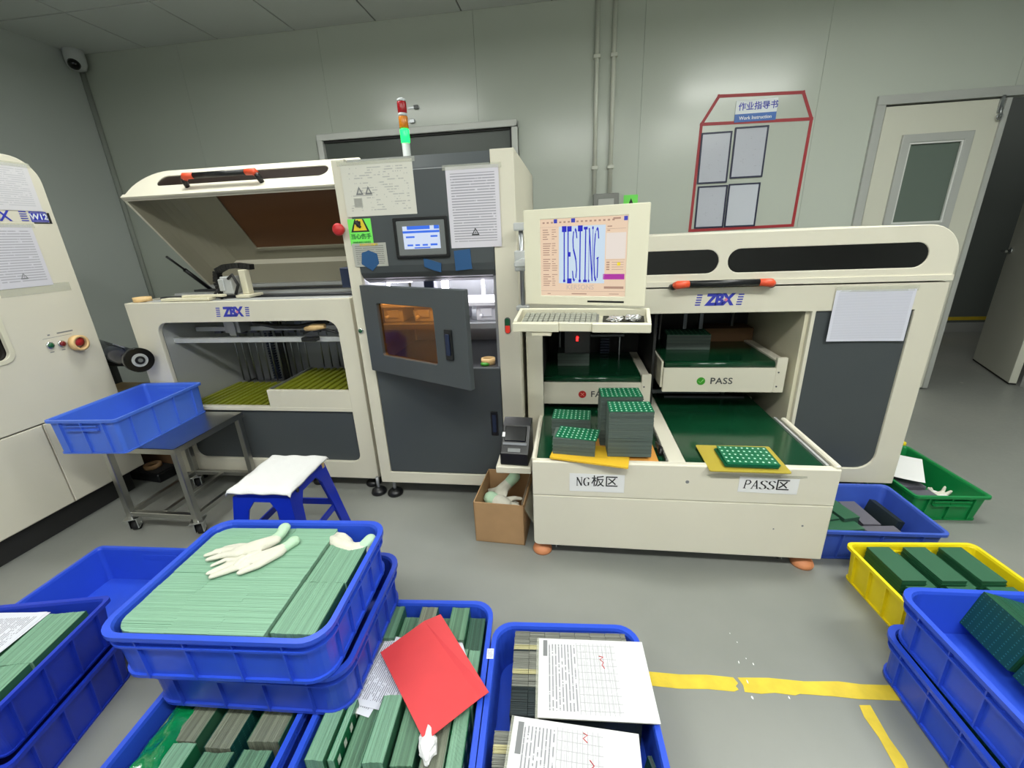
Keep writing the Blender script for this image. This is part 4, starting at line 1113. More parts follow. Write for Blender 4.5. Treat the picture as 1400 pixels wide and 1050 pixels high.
pb = sheet('notice_sheet', 'notice_b', (-.3925, yC, 1.412), .216, .31, 'tall printed notice with warning triangle on upper right of the charcoal tower', 'paper'); taped(pb, .216, .31)
def tri_sign(par, x, y, s, z=.0014, m='ink_black'):
    g = G(); k = .62
    o = [(x - s, y - s * .85), (x + s, y - s * .85), (x, y + s * .9)]; i = [(x + (a - x) * k, y - s * .12 + (b - y + s * .12) * k) for a, b in o]
    g.add([(a, b, z) for a, b in o + i], [(0, 1, 4, 3), (1, 2, 5, 4), (2, 0, 3, 5)])
    g.add([(x + s * .1, y + s * .3, z), (x - s * .16, y - s * .2, z), (x + s * .02, y - s * .2, z), (x - s * .1, y - s * .55, z), (x + s * .2, y - s * .08, z), (x, y - s * .08, z)], [(0, 1, 2, 5), (2, 3, 4, 5)])
    return g.build('warning_symbol', m, par, shift=False)
tri_sign(pb, 0, -.092, .017)
gs = sheet('caution_sticker', 'green_sticker', (-.897, yC + .0012, 1.338), .105, .107, 'bright green hand injury caution sticker below the wide notice on tower', 'sticker')
g = G(); g.add([(-.042, .0, .0009), (.042, .0, .0009), (.02, .052, .0009), (-.02, .052, .0009)], [(0, 1, 2, 3)]); g.build('triangle_border', 'ink_black', gs, shift=False)
g = G(); g.add([(-.031, .006, .0012), (.031, .006, .0012), (.014, .052, .0012), (-.014, .052, .0012)], [(0, 1, 2, 3)]); g.build('triangle_fill', 'yellow_print', gs, shift=False)
g = G(); g.tube([(-.012, .046, .0014), (-.006, .028, .0014), (.004, .018, .0014)], [.008, .009, .005], 8); g.box(-.02, .006, .030, .044, .0012, .0018); g.build('hand_symbol', 'ink_black', gs, shift=False)
g = G(); g.mesh(text_mesh('当心伤手', .0235, bold=.0003), Matrix.Translation((0, -.019, .0012))); g.mesh(text_mesh('WARNING HANDS', .0095, bold=.0001), Matrix.Translation((0, -.042, .0012))); g.build('lettering', 'ok_dark', gs, shift=False)
gl = sheet('instruction_label', 'plate_print', (-.868, yC + .0008, 1.243), .155, .098, 'small grey printed label under the green caution sticker on tower', 'label')
g = G(); g.mesh(text_mesh('安全操作注意事项', .0105, bold=.0002), Matrix.Translation((0, .042, .0012))); g.build('heading', 'yellow_print', gl, shift=False)
for k, (pts, w) in enumerate((([(-.905, 1.252), (-.872, 1.262), (-.836, 1.247), (-.832, 1.206), (-.866, 1.175), (-.913, 1.205)], 'over the grey label on the tower'), ([(-.628, 1.222), (-.552, 1.198), (-.556, 1.160), (-.585, 1.168), (-.628, 1.185)], 'under the touch screen on the tower'), ([(-.492, 1.246), (-.421, 1.252), (-.418, 1.170), (-.49, 1.164)], 'under the tall notice on the tower'))):
    c = (sum(p[0] for p in pts) / len(pts), sum(p[1] for p in pts) / len(pts))
    g = G(); yy = yC - .0015
    g.add([(p[0], yy, p[1]) for p in pts] + [(p[0], CY + (.004 if p[1] < 1.19 else .0), p[1]) for p in pts], [tuple(range(len(pts)))] + [(i, i + len(pts), (i + 1) % len(pts) + len(pts), (i + 1) % len(pts)) for i in range(len(pts))])
    o = g.build('tape_patch', 'blue_tape', loc=(c[0], yy, c[1])); tag(o, 'blue tape patch ' + w, 'tape')
a4 = sheet('notice_sheet', 'notice_c', (1.231, RY - .003, .9245), .297, .215, 'crumpled A4 sheet taped to the right end of the unloading machine', 'paper', curl=.004)
g = G(); g.box(-.15, .155, .10, .122, .004, .0046); g.build('tape', 'clear_tape', a4, shift=False)
# labels on the receiving table
for nm, x, z, txt in (('area_label', .106, .367, 'NG'), ('area_label', .733, .382, 'PASS')):
    w, h = (.212, .08) if txt == 'NG' else (.208, .066)
    o = sheet(nm, 'white_paper', (x, CYF - .001, z), w, h, f'white paper label reading {txt} on front of the receiving table', 'label')
    o.rotation_euler = (R(90), R(.3 if txt == 'NG' else 1.0), 0)
    g = G()
    if txt == 'NG':
        roman(g, 'NG', -.079, 0, 0, .023, .038, .2, 1.35); n = len(g.v)
        for i in range(n): p = g.v[i]; g.v[i] = Vector((p.x, p.z - .014, .0012 - p.y))
        g.mesh(text_mesh('板区', .052, align='LEFT', bold=.0004), Matrix.Translation((-.022, .006, .0012)))
    else:
        roman_p(g, 'PASS', -.088, .0245, .036, .14); n = len(g.v)
        for i in range(n): p = g.v[i]; g.v[i] = Vector((p.x + p.z * .12, p.z - .016, .0012 - p.y))
        g.mesh(text_mesh('区', .05, align='LEFT', bold=.0005), Matrix.Translation((.024, .002, .0012)))
    g.build('lettering', 'ink_black', o, shift=False)

# ------------------------------------------------------------------ control monitor with keyboard tray on an arm
yaw = R(-15.6)
mon = thing('control_monitor', 'ivory panel monitor showing a testing screen above a keyboard tray', 'monitor', (.039, 1.475, 1.03))
Mm = Matrix.Translation((-.157, 1.53, 0)) @ Matrix.Rotation(yaw, 4, 'Z')
MW, MZ0, MZ1 = .407, 1.066, 1.376
def mplate(outl, y, th, mt, name, par, bev=0.0):
    g = G(); g.mesh(plate_mesh(outl, th, bev), Mm @ Matrix.Translation((0, y + th / 2, 0)) @ MX_FRONT); return g.build(name, mt, par)
def mbox(g, x0, x1, y0, y1, z0, z1): return g.box(x0, x1, y0, y1, z0, z1, Mm)
sx0, sx1, sz0, sz1 = .058, .344, 1.097, 1.344
mplate([rrect(0, MW, MZ0, MZ1, .003), rrect(sx0, sx1, sz0, sz1, .001)], 0, .016, 'ivory_plastic', 'bezel', mon, .002)
g = G(); mbox(g, .012, MW - .012, .016, .07, MZ0 + .012, MZ1 - .012); g.build('housing', 'ivory_plastic', mon, bevel=.006)
g = G(); mbox(g, sx0, sx1, .003, .006, sz0, sz1); scr = g.build('screen', 'screen_cream', mon)
W_, H_ = sx1 - sx0, sz1 - sz0
def sbox(q, mt, nm, y=.0026):
    g = G()
    for (u0, u1, v0, v1) in q: mbox(g, sx0 + u0 * W_, sx0 + u1 * W_, y - .0004, y, sz1 - v1 * H_, sz1 - v0 * H_)
    return g.build(nm, mt, scr)
sbox([(.225, .76, .10, .83)], 'screen_sky', 'picture_area')
sbox([(.77, .985, .20, .52)], 'screen_pane', 'side_pane')
sbox([(.745, .985, .71, .78)], 'screen_violet', 'colour_bar')
sbox([(.165, .205, .005, .055), (.37, .415, .005, .055), (.955, .995, .01, .06)], 'logo_blue', 'toolbar_buttons')
rnd = random.Random(3)
tx = [(.03 + .05 * k, .055 + .05 * k, .035, .055) for k in range(17) if k not in (3, 7)] + [(.84, .92, .02, .04)]
for k in range(26):
    v = .13 + k * .029
    if k % 7 == 5: continue
    tx.append((.03, .03 + rnd.uniform(.05, .1), v, v + .011)); tx.append((.14, .14 + rnd.uniform(.02, .07), v, v + .009))
for k in range(4): tx.append((.78, .815, .555 + k * .03, .57 + k * .03)); tx.append((.84, .97, .56 + k * .03, .565 + k * .03))
tx += [(.78, .83, .115, .128), (.78, .81, .165, .175), (.77, .98, .15, .153), (.77, .98, .53, .533), (.01, .215, .60, .602), (.38, .56, .965, .978), (.08, .12, .968, .978), (.82, .93, .965, .973), (.76, .98, .87, .9), (0, 1, .935, .938), (.0, .22, .1, .102)]
sbox(tx, 'screen_brown', 'screen_text')['kind'] = 'stuff'
sbox([(.90, .935, .565, .605)], 'yellow_print', 'cursor_mark', .0022)
g = G(); roman(g, 'TESTING', 0, 0, 0, .0142, .165, .14, 1.25)
for i in range(len(g.v)):
    p = g.v[i]; g.v[i] = Mm @ Vector((sx0 + .262 * W_ + p.x * 1.10, .0021 + p.y, sz1 - .80 * H_ + p.z))
g.build('picture_lettering', 'screen_ink2', scr)
g = G(); g.mesh(text_mesh('KERSONS', .022, bold=.0003), Mm @ Matrix.Translation((sx0 + .48 * W_, .002, sz1 - .885 * H_)) @ MX_FRONT); g.build('caption_lettering', 'screen_faint', scr)
g = G(); mbox(g, .222, .342, -.0006, .0, 1.0765, 1.0825); g.build('drive_slot', 'black_plastic', mon)
# tray: shallow tilted trough with a finger recess
Mt = Matrix.Translation((-.186, 1.372, 1.0)) @ Matrix.Rotation(R(-6), 4, 'Z') @ Matrix.Rotation(R(12), 4, 'X')
TW, TD = .432, .125
g = G()
g.box(0, .15, 0, .014, 0, .03, Mt); g.box(.255, TW, 0, .014, 0, .03, Mt); g.box(.15, .255, .006, .014, 0, .03, Mt)
g.box(0, .012, .014, TD, 0, .032, Mt); g.box(TW - .012, TW, .014, TD, 0, .032, Mt); g.box(0, TW, TD - .01, TD, 0, .034, Mt); g.box(.01, TW - .01, .01, TD - .005, 0, .006, Mt)
tr = g.build('keyboard_tray', 'ivory_plastic', mon, bevel=.002)
g = G(); g.box(.06, .125, .004, .05, -.016, -.001, Mt); g.build('label_clip', 'cream_worn', tr, bevel=.002)
kb = thing('keyboard', 'grey keyboard lying in the ivory tray under the monitor', 'keyboard', tuple(Mt @ Vector((.14, .06, .007))))
g = G(); g.box(.022, .272, .018, .11, .0075, .019, Mt); g.build('case', 'switch_grey', kb, bevel=.002)
g = G()
for r_ in range(5):
    for k in range(14): g.box(.027 + k * .0172, .041 + k * .0172, .022 + r_ * .0172, .036 + r_ * .0172, .0185, .0245, Mt)
g.build('keys', 'key_grey', kb, stuff=True)
g = G(); g.box(.285, .415, .02, .112, .0075, .011, Mt); o = g.build('mouse_pad', 'black_plastic', loc=tuple(Mt @ Vector((.35, .06, .008)))); tag(o, 'dark pad in the right end of the keyboard tray', 'mouse pad')
for k, (x, y) in enumerate(((.325, .05), (.38, .06))):
    o = crumple('foil_packet', ('left' if k == 0 else 'right') + ' one of two crumpled silver packets in the keyboard tray', tuple(Mt @ Vector((x, y, .0115))), .02, 'foil', 'packet', 5 + k, (1.1, .9, .5))
g = G(); g.cyl((-.197, 1.80, .985), (-.197, 1.80, 1.345), .009, 12); g.build('arm_post', 'brushed_steel', mon)
for z0, z1 in ((1.315, 1.345), (1.16, 1.24), (1.0, 1.02)):
    g = G(); g.box(-.2235, -.172, 1.775, 1.825, z0, z1); g.build('arm_clamp', 'aluminium', mon, bevel=.004)
g = G(); g.box(-.20, -.06, 1.57, 1.80, 1.19, 1.21); g.build('arm_link', 'aluminium', mon, bevel=.004)

# label printer on its bracket
prn = thing('label_printer', 'black label printer on an ivory bracket between tower and receiving table', 'printer', (-.235, 1.68, .372))
Mp = Matrix.Translation((-.295, 1.60, .372)) @ Matrix.Rotation(R(-4), 4, 'Z')
prof = [(0, 0), (.15, 0), (.15, .16), (.125, .17), (.085, .15), (.03, .085), (.0, .055)]
g = G(); n = len(prof)
g.add([tuple(Mp @ Vector((x, y, z))) for x in (0, .122) for (y, z) in prof], [tuple(range(n))[::-1], tuple(range(n, 2 * n))] + [(i, (i + 1) % n, n + (i + 1) % n, n + i) for i in range(n)])
pbod = g.build('housing', 'black_plastic', prn, bevel=.006, seg=2)
Ms = Mp @ Matrix.Translation((0, .03, .085)) @ Matrix.Rotation(math.atan2(.065, .055), 4, 'X')
g = G(); g.box(.014, .108, .012, .08, -.002, .007, Ms); g.build('paper_cover', 'black_gloss', prn, bevel=.003)
g = G(); g.box(.01, .112, -.004, .006, -.002, .004, Ms); g.build('tear_bar', 'dark_steel', prn)
Mq = Mp @ Matrix.Translation((0, .0, .055)) @ Matrix.Rotation(math.atan2(.03, .03), 4, 'X')
g = G(); g.box(.034, .088, .008, .024, 0, .002, Mq); g.build('badge', 'hmi_grey', prn)
g = G(); g.box(.004, .02, .03, .05, .0, .006, Ms); g.build('latch', 'aluminium', prn)
brk = thing('printer_bracket', 'ivory bracket shelf holding the black label printer', 'shelf', (-.23, 1.70, 0))
g = G(); g.box(-.312, -.162, 1.585, 1.862, .338, .37); g.build('shelf', 'cream_paint', brk, bevel=.003)
g = G(); g.box(-.272, -.228, 1.848, 1.862, .0, .338); g.build('post', 'cream_paint', brk, bevel=.003)

# board stacks, plates and boards on the receiving table
zb = CZ - .0038
g = G(); top_plate(g, [rrect(-.152, .152, -.10, .10, .008, 3)], .005, .005); o = g.build('base_plate', 'orange_board', at=(.188, 1.605, zb)); tag(o, 'orange plate under the tall board stack on the left belt', 'plate')
g = G(); top_plate(g, [rrect(-.15, .15, -.075, .075, .006, 3)], .007, .007); o = g.build('base_plate', 'yellow_board', at=(.082, 1.545, zb + .0105)); o.rotation_euler = (R(-1.2), R(1.2), R(-10)); tag(o, 'yellow plate tilted over the front edge of the receiving table', 'plate')
flat_stack((.229, 1.578, zb + .0165), 104, 'tall front stack of boards on orange plate, left belt', R(1), (.002, .006), 'pcb_stack_grey')
flat_stack((.205, 1.693, zb + .0062), 120, 'tallest stack of boards behind the front one, left belt', R(2), (.0, .0), 'pcb_stack_grey')
flat_stack((.019, 1.575, zb + .0185), 36, 'low front stack of boards on yellow plate with skewed top board', R(-5), (0, .01), 'pcb_stack_grey', toprz=R(-6), topoff=(.012, .004))
flat_stack((.008, 1.775, zb + .0004), 47, 'low rear stack of boards behind the yellow plate, left belt', R(-4), (0, 0), 'pcb_stack_grey')
g = G(); top_plate(g, [rrect(-.14, .14, -.098, .098, .006, 3)], .004, .004); o = g.build('base_plate', 'olive_board', at=(.65, 1.556, CZ - .0035 + .004)); o.rotation_euler = (R(1.3), 0, 0); tag(o, 'olive yellow plate on the right belt under a few boards', 'plate')
for k in range(9):
    rr = random.Random(k)
    board((.668 + rr.uniform(-.004, .004) - (.006 if k < 4 else 0), 1.545 + rr.uniform(-.003, .003), CZ + .007 + k * .0019), R(-1 + rr.uniform(-1, 1)), 'pcb_pads', .18, .135, label=('lowest', 'second from the bottom', 'third from the bottom', 'fourth from the bottom', 'middle', 'fourth from the top', 'third from the top', 'second from the top', 'topmost')[k] + ' green pad board of the thin pile on olive plate', group='boards piled on the olive plate')
g = G(); g.tube([(.355, 1.66, CZ + .012), (.362, 1.60, CZ + .014), (.352, 1.56, CZ + .012)], [.006, .01, .005], 8); g.box(.348, .368, 1.575, 1.60, CZ - .003, CZ + .012); o = g.build('clip', 'black_plastic', loc=(.358, 1.6, CZ)); tag(o, 'black clip on the guide rail beside the tall board stack', 'clip')
flat_stack((.60, 2.30, .7105), 42, 'grey board stack on the PASS tray inside the machine', R(-3), w=.21, d=.15)
flat_stack((.018, 2.28, .6265), 38, 'grey board stack on the FAIL tray inside the machine', R(0), w=.165, d=.12, top='pcb_stack_grey')

# cardboard box with gloves
cb = thing('cardboard_box', 'open cardboard box on the floor beside the receiving table', 'box', (-.297, 1.695, 0), R(-3.5))
g = G(); a, b, h = .112, .142, .205; t_ = .004
for q in ((-a, a, -b, -b + t_), (-a, a, b - t_, b), (-a, -a + t_, -b, b), (a - t_, a, -b, b)): g.box(q[0], q[1], q[2], q[3], 0, h)
g.box(-a, a, -b, b, 0, .004); g.build('carton', 'cardboard', cb, shift=False)
g = G(); M_ = Matrix.Translation((a - .004, 0, h - .01)) @ Matrix.Rotation(R(-28), 4, 'Y'); g.box(-.006, -.003, -b + .02, b - .005, -.1, .01, M_); g.build('inner_flap', 'clear_tape', cb, shift=False)
glove_obj('work_glove', 'white glove with pale green cuff lying in the cardboard box', [([(0, 0, 0), (.05, -.02, .01), (.085, -.03, .0)], [.02, .014, .009]), ([(0, .015, 0), (.055, .02, .01), (.09, .022, 0)], [.018, .013, .009]), ([(0, -.02, 0), (.04, -.05, .01), (.055, -.085, 0)], [.018, .013, .009]), ([(0, -.015, 0), (.01, -.055, .01), (.012, -.09, 0)], [.018, .013, .009]), ([(-.02, .02, 0), (.02, .055, .01), (.045, .075, 0)], [.016, .012, .009])],
          [([(-.05, 0, .005), (-.02, 0, .012), (.01, 0, .01)], [.03, .038, .03])], [([(-.075, .0, .006), (-.05, 0, .006)], [.036, .031])], (-.30, 1.67, .118), flat=.8, rot=(R(10), R(8), R(-25)))
glove_obj('work_glove', 'white glove with its cuff raised against rear of the cardboard box', [([(0, 0, 0), (.045, -.02, 0), (.07, -.03, .0)], [.018, .013, .009]), ([(0, .015, 0), (.05, .02, 0), (.075, .022, 0)], [.017, .013, .009]), ([(0, -.02, 0), (.03, -.05, 0), (.04, -.07, 0)], [.016, .012, .009]), ([(0, -.01, 0), (.05, -.002, 0), (.07, .0, 0)], [.016, .012, .009]), ([(-.02, .02, 0), (.01, .05, 0), (.025, .065, 0)], [.015, .012, .009])],
          [([(-.05, 0, 0), (0, 0, 0)], [.028, .034])], [([(-.09, .0, .0), (-.05, 0, 0)], [.032, .028])], (-.325, 1.745, .145), flat=.8, rot=(0, R(35), R(215)))
crumple('paper_scrap', 'crumpled white cloth scrap under the gloves in cardboard box', (-.29, 1.69, .005), .062, 'glove_white', 'cloth', 9, (1, 1.2, .7))

# ------------------------------------------------------------------ cream machine at the left edge
FX = -2.45
wm = thing('wave_machine', 'tall cream machine cut by the left edge with notices and round buttons', 'machine', (-2.9, 1.2, 0))
g = G(); side_plate(g, [rrect(.1, 1.905, .552, 1.722, (.002, .002, .11, .002), 8), rrect(.45, 1.53, .87, 1.15, .035)], FX, .02, .004)
g.box(-3.4, FX - .02, 1.885, 1.905, .13, 1.60); g.box(-3.4, -3.38, .1, 1.9, .13, 1.66); g.box(-3.4, FX - .019, .12, 1.80, 1.70, 1.721); g.box(-3.4, FX - .02, .1, .12, .13, 1.7); 
g.add([(x, y, z) for x in (-3.4, FX - .019) for (y, z) in [(1.905 - .11 + .11 * math.sin(R(a)), 1.722 - .11 + .11 * math.cos(R(a))) for a in range(0, 91, 15)]], [(i, i + 1, 8 + i, 7 + i) for i in range(6)])
g.build('cabinet', 'cream_paint', wm)
for y0, y1 in ((.1, 1.533), (1.537, 1.905)):
    g = G(); side_plate(g, [rrect(y0, y1, .128, .5485, .002)], FX, .02, .004); g.build('lower_door', 'cream_paint', wm)
g = G(); g.box(-3.3, FX - .05, .2, 1.85, 0.0, .13); g.build('plinth', 'dark_inside', wm)
g = G(); g.box(FX - .03, FX - .022, .43, 1.55, .85, 1.17); g.build('viewing_window', 'smoke_glass', wm)
g = G(); side_plate(g, [rrect(.43, 1.548, .852, 1.168, .05), rrect(.452, 1.528, .872, 1.148, .034)], FX + .004, .006, .002); g.build('window_trim', 'ivory_plastic', wm)
push_button(wm, (FX, 1.684, .893), .0165, 'ok_dark', axis='X', s=1)
push_button(wm, (FX, 1.732, .889), .0165, 'stop_dark', axis='X', s=1)
g = G(); g.lathe([(.02, 0), (.014, .004), (.014, .02), (.022, .024), (.022, .034), (.001, .036)], (FX, 1.785, .888), 'X', 20); g.build('emergency_stop', 'red_plastic', wm)
g = G()
for (y0, y1, z) in ((1.69, 1.70, .937), (1.73, 1.80, .938)): g.box(FX, FX + .0006, y0, y1, z, z + .006)
g.box(FX, FX + .0006, 1.665, 1.79, .925, .9265); g.box(FX, FX + .0006, 1.675, 1.692, .858, .862); g.box(FX, FX + .0006, 1.725, 1.74, .858, .862); g.build('engraved_text', 'ink_grey', wm)
tr_ = thing('tape_roll', 'masking tape roll hung over the red stop button at left', 'tape', (FX + .018, 1.79, .848))
g = G(); g.lathe([(.027, 0), (.027, .03), (.038, .03), (.038, 0)], (FX + .012, 1.787, .880), 'X', 28, closed=True); g.build('roll', 'tape_cream', tr_)
g = G(); g.lathe([(.0255, .002), (.0265, .002), (.0265, .028), (.0255, .028)], (FX + .012, 1.787, .880), 'X', 24, closed=True); g.build('core', 'cardboard', tr_)
# plate with the maker's lettering
lp = G()
MXs = Matrix.Translation((FX + .001, 0, 0)) @ MX_SIDE
g = G(); g.mesh(text_mesh('ZBX', .062, bold=.0009, shear=.0, space=.86), MXs @ Matrix.Translation((1.675, 1.466, 0)))
for k in range(5):
    for y in (1.765,): g.mesh(plate_mesh([rrect(y, y + .028, 1.448 + k * .0095, 1.452 + k * .0095, 0)], .0006), MXs)
lg = g.build('model_plate', 'logo_blue', wm)
g = G(); g.mesh(plate_mesh([rrect(1.803, 1.872, 1.445, 1.49, .002), rrect(1.807, 1.868, 1.449, 1.486, 0)], .0006), MXs); g.build('plate_border', 'logo_blue', wm)
g = G(); g.mesh(plate_mesh([rrect(1.809, 1.866, 1.451, 1.484, 0)], .0006), MXs)
lg = g.build('model_plate', 'logo_blue', wm)
g = G(); g.mesh(text_mesh('W12', .034, bold=.0009), MXs @ Matrix.Translation((1.8375, 1.4665, .0006))); g.build('model_lettering', 'sign_white', lg)
g = G(); g.box(FX, FX + .0012, 1.874, 1.884, 1.442, 1.486); g.box(FX, FX + .0012, 1.81, 1.884, 1.438, 1.443); g.build('plate_block', 'ink_black', lg)  # dark block along the end and lower edge of the model plate
o = sheet('notice_sheet', 'notice_d', (FX + .0015, 1.735, 1.59), .255, .195, 'upper wide notice in film on the left cream machine', 'paper', 'side'); taped(o, .255, .195)
o = sheet('notice_sheet', 'notice_b2', (FX + .0015, 1.69, 1.298), .205, .268, 'lower notice with small warning triangle on the left cream machine', 'paper', 'side'); taped(o, .205, .268); tri_sign(o, .0, -.085, .015, m='ink_grey')
o = sheet('notice_tape', 'clear_tape', (FX + .001, 1.72, 1.15), .28, .04, 'yellowed strip of clear tape under the lower left notice', 'tape', 'side')

# film roll, carton and tool case behind the left machine
fr = thing('film_roll', 'roll of dark film with black end cap and white hub left of the loading machine', 'roll', (-2.45, 2.02, .715))
A, B = Vector((-2.172, 1.838, .775)), Vector((-2.95, 2.185, .775)); dd = (B - A).normalized()
g = G(); g.tube([A + dd * .03, A + dd * .14, A + dd * .17, A + dd * .6], [.03, .034, .047, .056], 20); g.build('film', 'film_navy', fr)
g = G()
for k in range(5): g.tube([A + dd * (.15 + .03 * k) + Vector((0, -.01 * k, .05 - .012 * k)), A + dd * (.42 + .03 * k) + Vector((.0, -.012 * k, .058 - .012 * k))], .004, 6)
g.build('film_crease', 'film_shine', fr, stuff=True)
g = G(); g.tube([A - dd * .004, A + dd * .03], .062, 26); g.build('end_cap', 'black_gloss', fr)
g = G(); g.tube([A - dd * .007, A - dd * .004], [.034, .034], 22); g.build('hub_ring', 'frame_grey', fr)
g = G(); g.tube([A - dd * .010, A - dd * .004], .021, 20); g.build('hub', 'black_plastic', fr)
g = G(); g.tube([A - dd * .014, A - dd * .009], .010, 14); g.build('shaft', 'brushed_steel', fr)
st = thing('film_stand', 'dark stand holding the film roll between the two left machines', 'stand', (-2.6, 2.1, 0))
g = G(); g.box(-2.95, -2.36, 1.99, 2.32, .695, .718); g.build('shelf', 'film_navy', st, bevel=.003)
for x, y in ((-2.93, 2.10), (-2.38, 2.10), (-2.93, 2.30), (-2.38, 2.30)):
    g = G(); g.box(x - .014, x + .014, y - .014, y + .014, 0, .695); g.build('leg', 'dark_steel', st)
bx = thing('brown_carton', 'brown carton standing under the film roll behind the crate', 'box', (-2.6, 2.15, 0))
g = G(); g.box(-2.88, -2.42, 2.065, 2.28, 0, .5); g.build('carton', 'cardboard_dark', bx, bevel=.004)
g = G(); g.box(-2.87, -2.43, 2.075, 2.27, .5, .504); g.box(-2.88, -2.42, 2.15, 2.19, .504, .506); g.build('tape', 'tape_cream', bx)
tc = thing('tool_case', 'low black case with a tape roll on floor between the machines', 'case', (-2.50, 1.985, 0), R(-8))
g = G(); g.box(-.12, .12, -.065, .065, 0, .055); g.build('case', 'black_plastic', tc, bevel=.006, shift=False)
g = G(); g.box(-.11, .11, -.055, .055, .055, .06); g.build('tray', 'rubber', tc, shift=False)
g = G(); g.lathe([(.028, .06), (.028, .082), (.045, .082), (.045, .06)], (.0, 0, 0), 'Z', 22, closed=True); o = g.build('tape_roll', 'cardboard', at=(-2.50, 1.985, .0005)); tag(o, 'brown tape roll lying in the low black case on floor', 'tape')
# tape roll on the loader's top corner
g = G(); g.lathe([(.026, 0), (.026, .022), (.04, .022), (.04, 0)], (0, 0, 0), 'Z', 26, closed=True); o = g.build('tape_roll', 'tape_cream', at=(-2.195, 1.975, 1.052)); tag(o, 'masking tape roll lying on top left corner of the loading machine', 'tape')

# ------------------------------------------------------------------ steel trolley with the blue crate
ct = thing('steel_trolley', 'low stainless steel trolley on casters beside the loading machine', 'trolley', (-1.95, 1.72, 0))
X0, X1, Y0, Y1, ZT = -2.13, -1.735, 1.485, 1.908, .465
g = G(); g.box(X0, X1, Y0, Y1, ZT - .003, ZT); g.box(X0, X1, Y0, Y0 + .003, ZT - .028, ZT); g.box(X0, X1, Y1 - .003, Y1, ZT - .028, ZT); g.box(X0, X0 + .003, Y0, Y1, ZT - .028, ZT); g.box(X1 - .003, X1, Y0, Y1, ZT - .028, ZT)
g.build('top', 'steel', ct, bevel=.001)
for x in (X0 + .019, X1 - .019):
    for y in (Y0 + .019, Y1 - .019):
        g = G(); g.box(x - .014, x + .014, y - .014, y + .014, .075, ZT - .004); g.build('leg', 'steel', ct, bevel=.002)
        caster(ct, x, y, .078, .029, .5)
for y in (Y0 + .019, Y1 - .019):
    g = G(); g.box(X0 + .03, X1 - .03, y - .012, y + .012, .088, .112); g.build('stretcher', 'steel', ct, bevel=.002)
for x in (X0 + .019, X1 - .019, (X0 + X1) / 2):
    g = G(); g.box(x - .012, x + .012, Y0 + .03, Y1 - .03, .088, .112); g.build('stretcher', 'steel', ct, bevel=.002)
make_bin('plastic_crate', 'empty bright blue crate standing askew on the steel trolley', (-2.09, 1.665, ZT + .0005), .335, .50, .163, 'blue_bin_light', R(3.6), style='plain', base=.006, group='blue plastic crates')

# ------------------------------------------------------------------ blue stool with white pad
stl = thing('plastic_stool', 'blue plastic stool with splayed legs in front of the loading machine', 'stool', (-1.215, 1.447, 0), R(2))
sw_, sl_, sh = .116, .132, .39
g = G(); loft_rr(g, [(sw_ + .006, sl_ + .006, .02, sh - .052), (sw_, sl_, .022, sh), (sw_ - .006, sl_ - .006, .02, sh + .004), (sw_ - .004, sl_ - .004, .02, sh - .052)]); g.f = g.f[:-2]; g.m = g.m[:-2]; g.sm = g.sm[:-2]
g.box(-sw_ + .004, sw_ - .004, -sl_ + .004, sl_ - .004, sh - .006, sh + .003); g.build('seat', 'stool_blue', stl, shift=False)
for sx_ in (-1, 1):
    for sy_ in (-1, 1):
        g = G(); vs = []
        for (z, o_, w) in ((0, .052, .052), (.16, .03, .056), (sh - .09, .012, .066), (sh - .03, .004, .1)):
            ex, ey = sx_ * (sw_ + o_), sy_ * (sl_ + o_)
            for (u, v) in ((0, 0), (1, 0), (1, .12), (.12, .12), (.12, 1), (0, 1)): vs.append((ex - sx_ * u * w, ey - sy_ * v * w, z))
        fs = [(a * 6 + i, a * 6 + (i + 1) % 6, a * 6 + 6 + (i + 1) % 6, a * 6 + 6 + i) for a in range(3) for i in range(6)] + [tuple(range(6)), tuple(range(18, 24))]
        g.add(vs, fs); lgq = g.build('leg', 'stool_blue', stl, shift=False)
g = G(); z0 = .13
for s in (-1, 1):
    g.box(-sw_ - .01, sw_ + .01, s * (sl_ + .022) - .004, s * (sl_ + .022) + .004, z0, z0 + .03); g.box(s * (sw_ + .022) - .004, s * (sw_ + .022) + .004, -sl_ - .01, sl_ + .01, z0, z0 + .03)
g.build('stretcher', 'stool_blue', stl, shift=False)
g = G(); g.box(sw_ - .0, sw_ + .006, sl_ - .02, sl_ - .002, sh - .045, sh - .006); g.build('tape_scrap', 'tape_cream', stl, shift=False)
g = G(); g.lathe([(.009, 0), (.009, .004), (.001, .004)], (sw_ + .004, -sl_ + .05, sh - .03), 'X', 12); g.build('cap', 'dark_steel', stl, shift=False)
nx = 24; g = G(); vs = []; fs = []
for lay in (0, 1):
    for j in range(nx + 1):
        for i in range(nx + 1):
            u, v = i / nx * 2 - 1, j / nx * 2 - 1
            x, y = u * (sw_ + .02), v * (sl_ + .02)
            ov = max(abs(x) - sw_ + .006, abs(y) - sl_ + .006, 0)
            z = sh + .012 - .55 * ov - .0 + .0025 * math.sin(9 * u + 3 * v) * math.cos(7 * v) + (-.012 if abs(u) > .93 and abs(v) > .93 else 0)
            z = min(z, sh + .02) - (0 if lay == 0 else .006)
            rx = 1 - .10 * (abs(v) ** 6) * 0
            vs.append((x * rx, y, z))
n = nx + 1; q = n * n
for j in range(nx):
    for i in range(nx): a = j * n + i; fs.append((a, a + 1, a + n + 1, a + n)); fs.append((q + a, q + a + n, q + a + n + 1, q + a + 1))
for i in range(nx): fs += [(i, q + i, q + i + 1, i + 1), (nx * n + i + 1, q + nx * n + i + 1, q + nx * n + i, nx * n + i), (i * n + n, q + i * n + n, q + i * n, i * n), (i * n + nx, q + i * n + nx, q + i * n + n + nx, i * n + n + nx)]
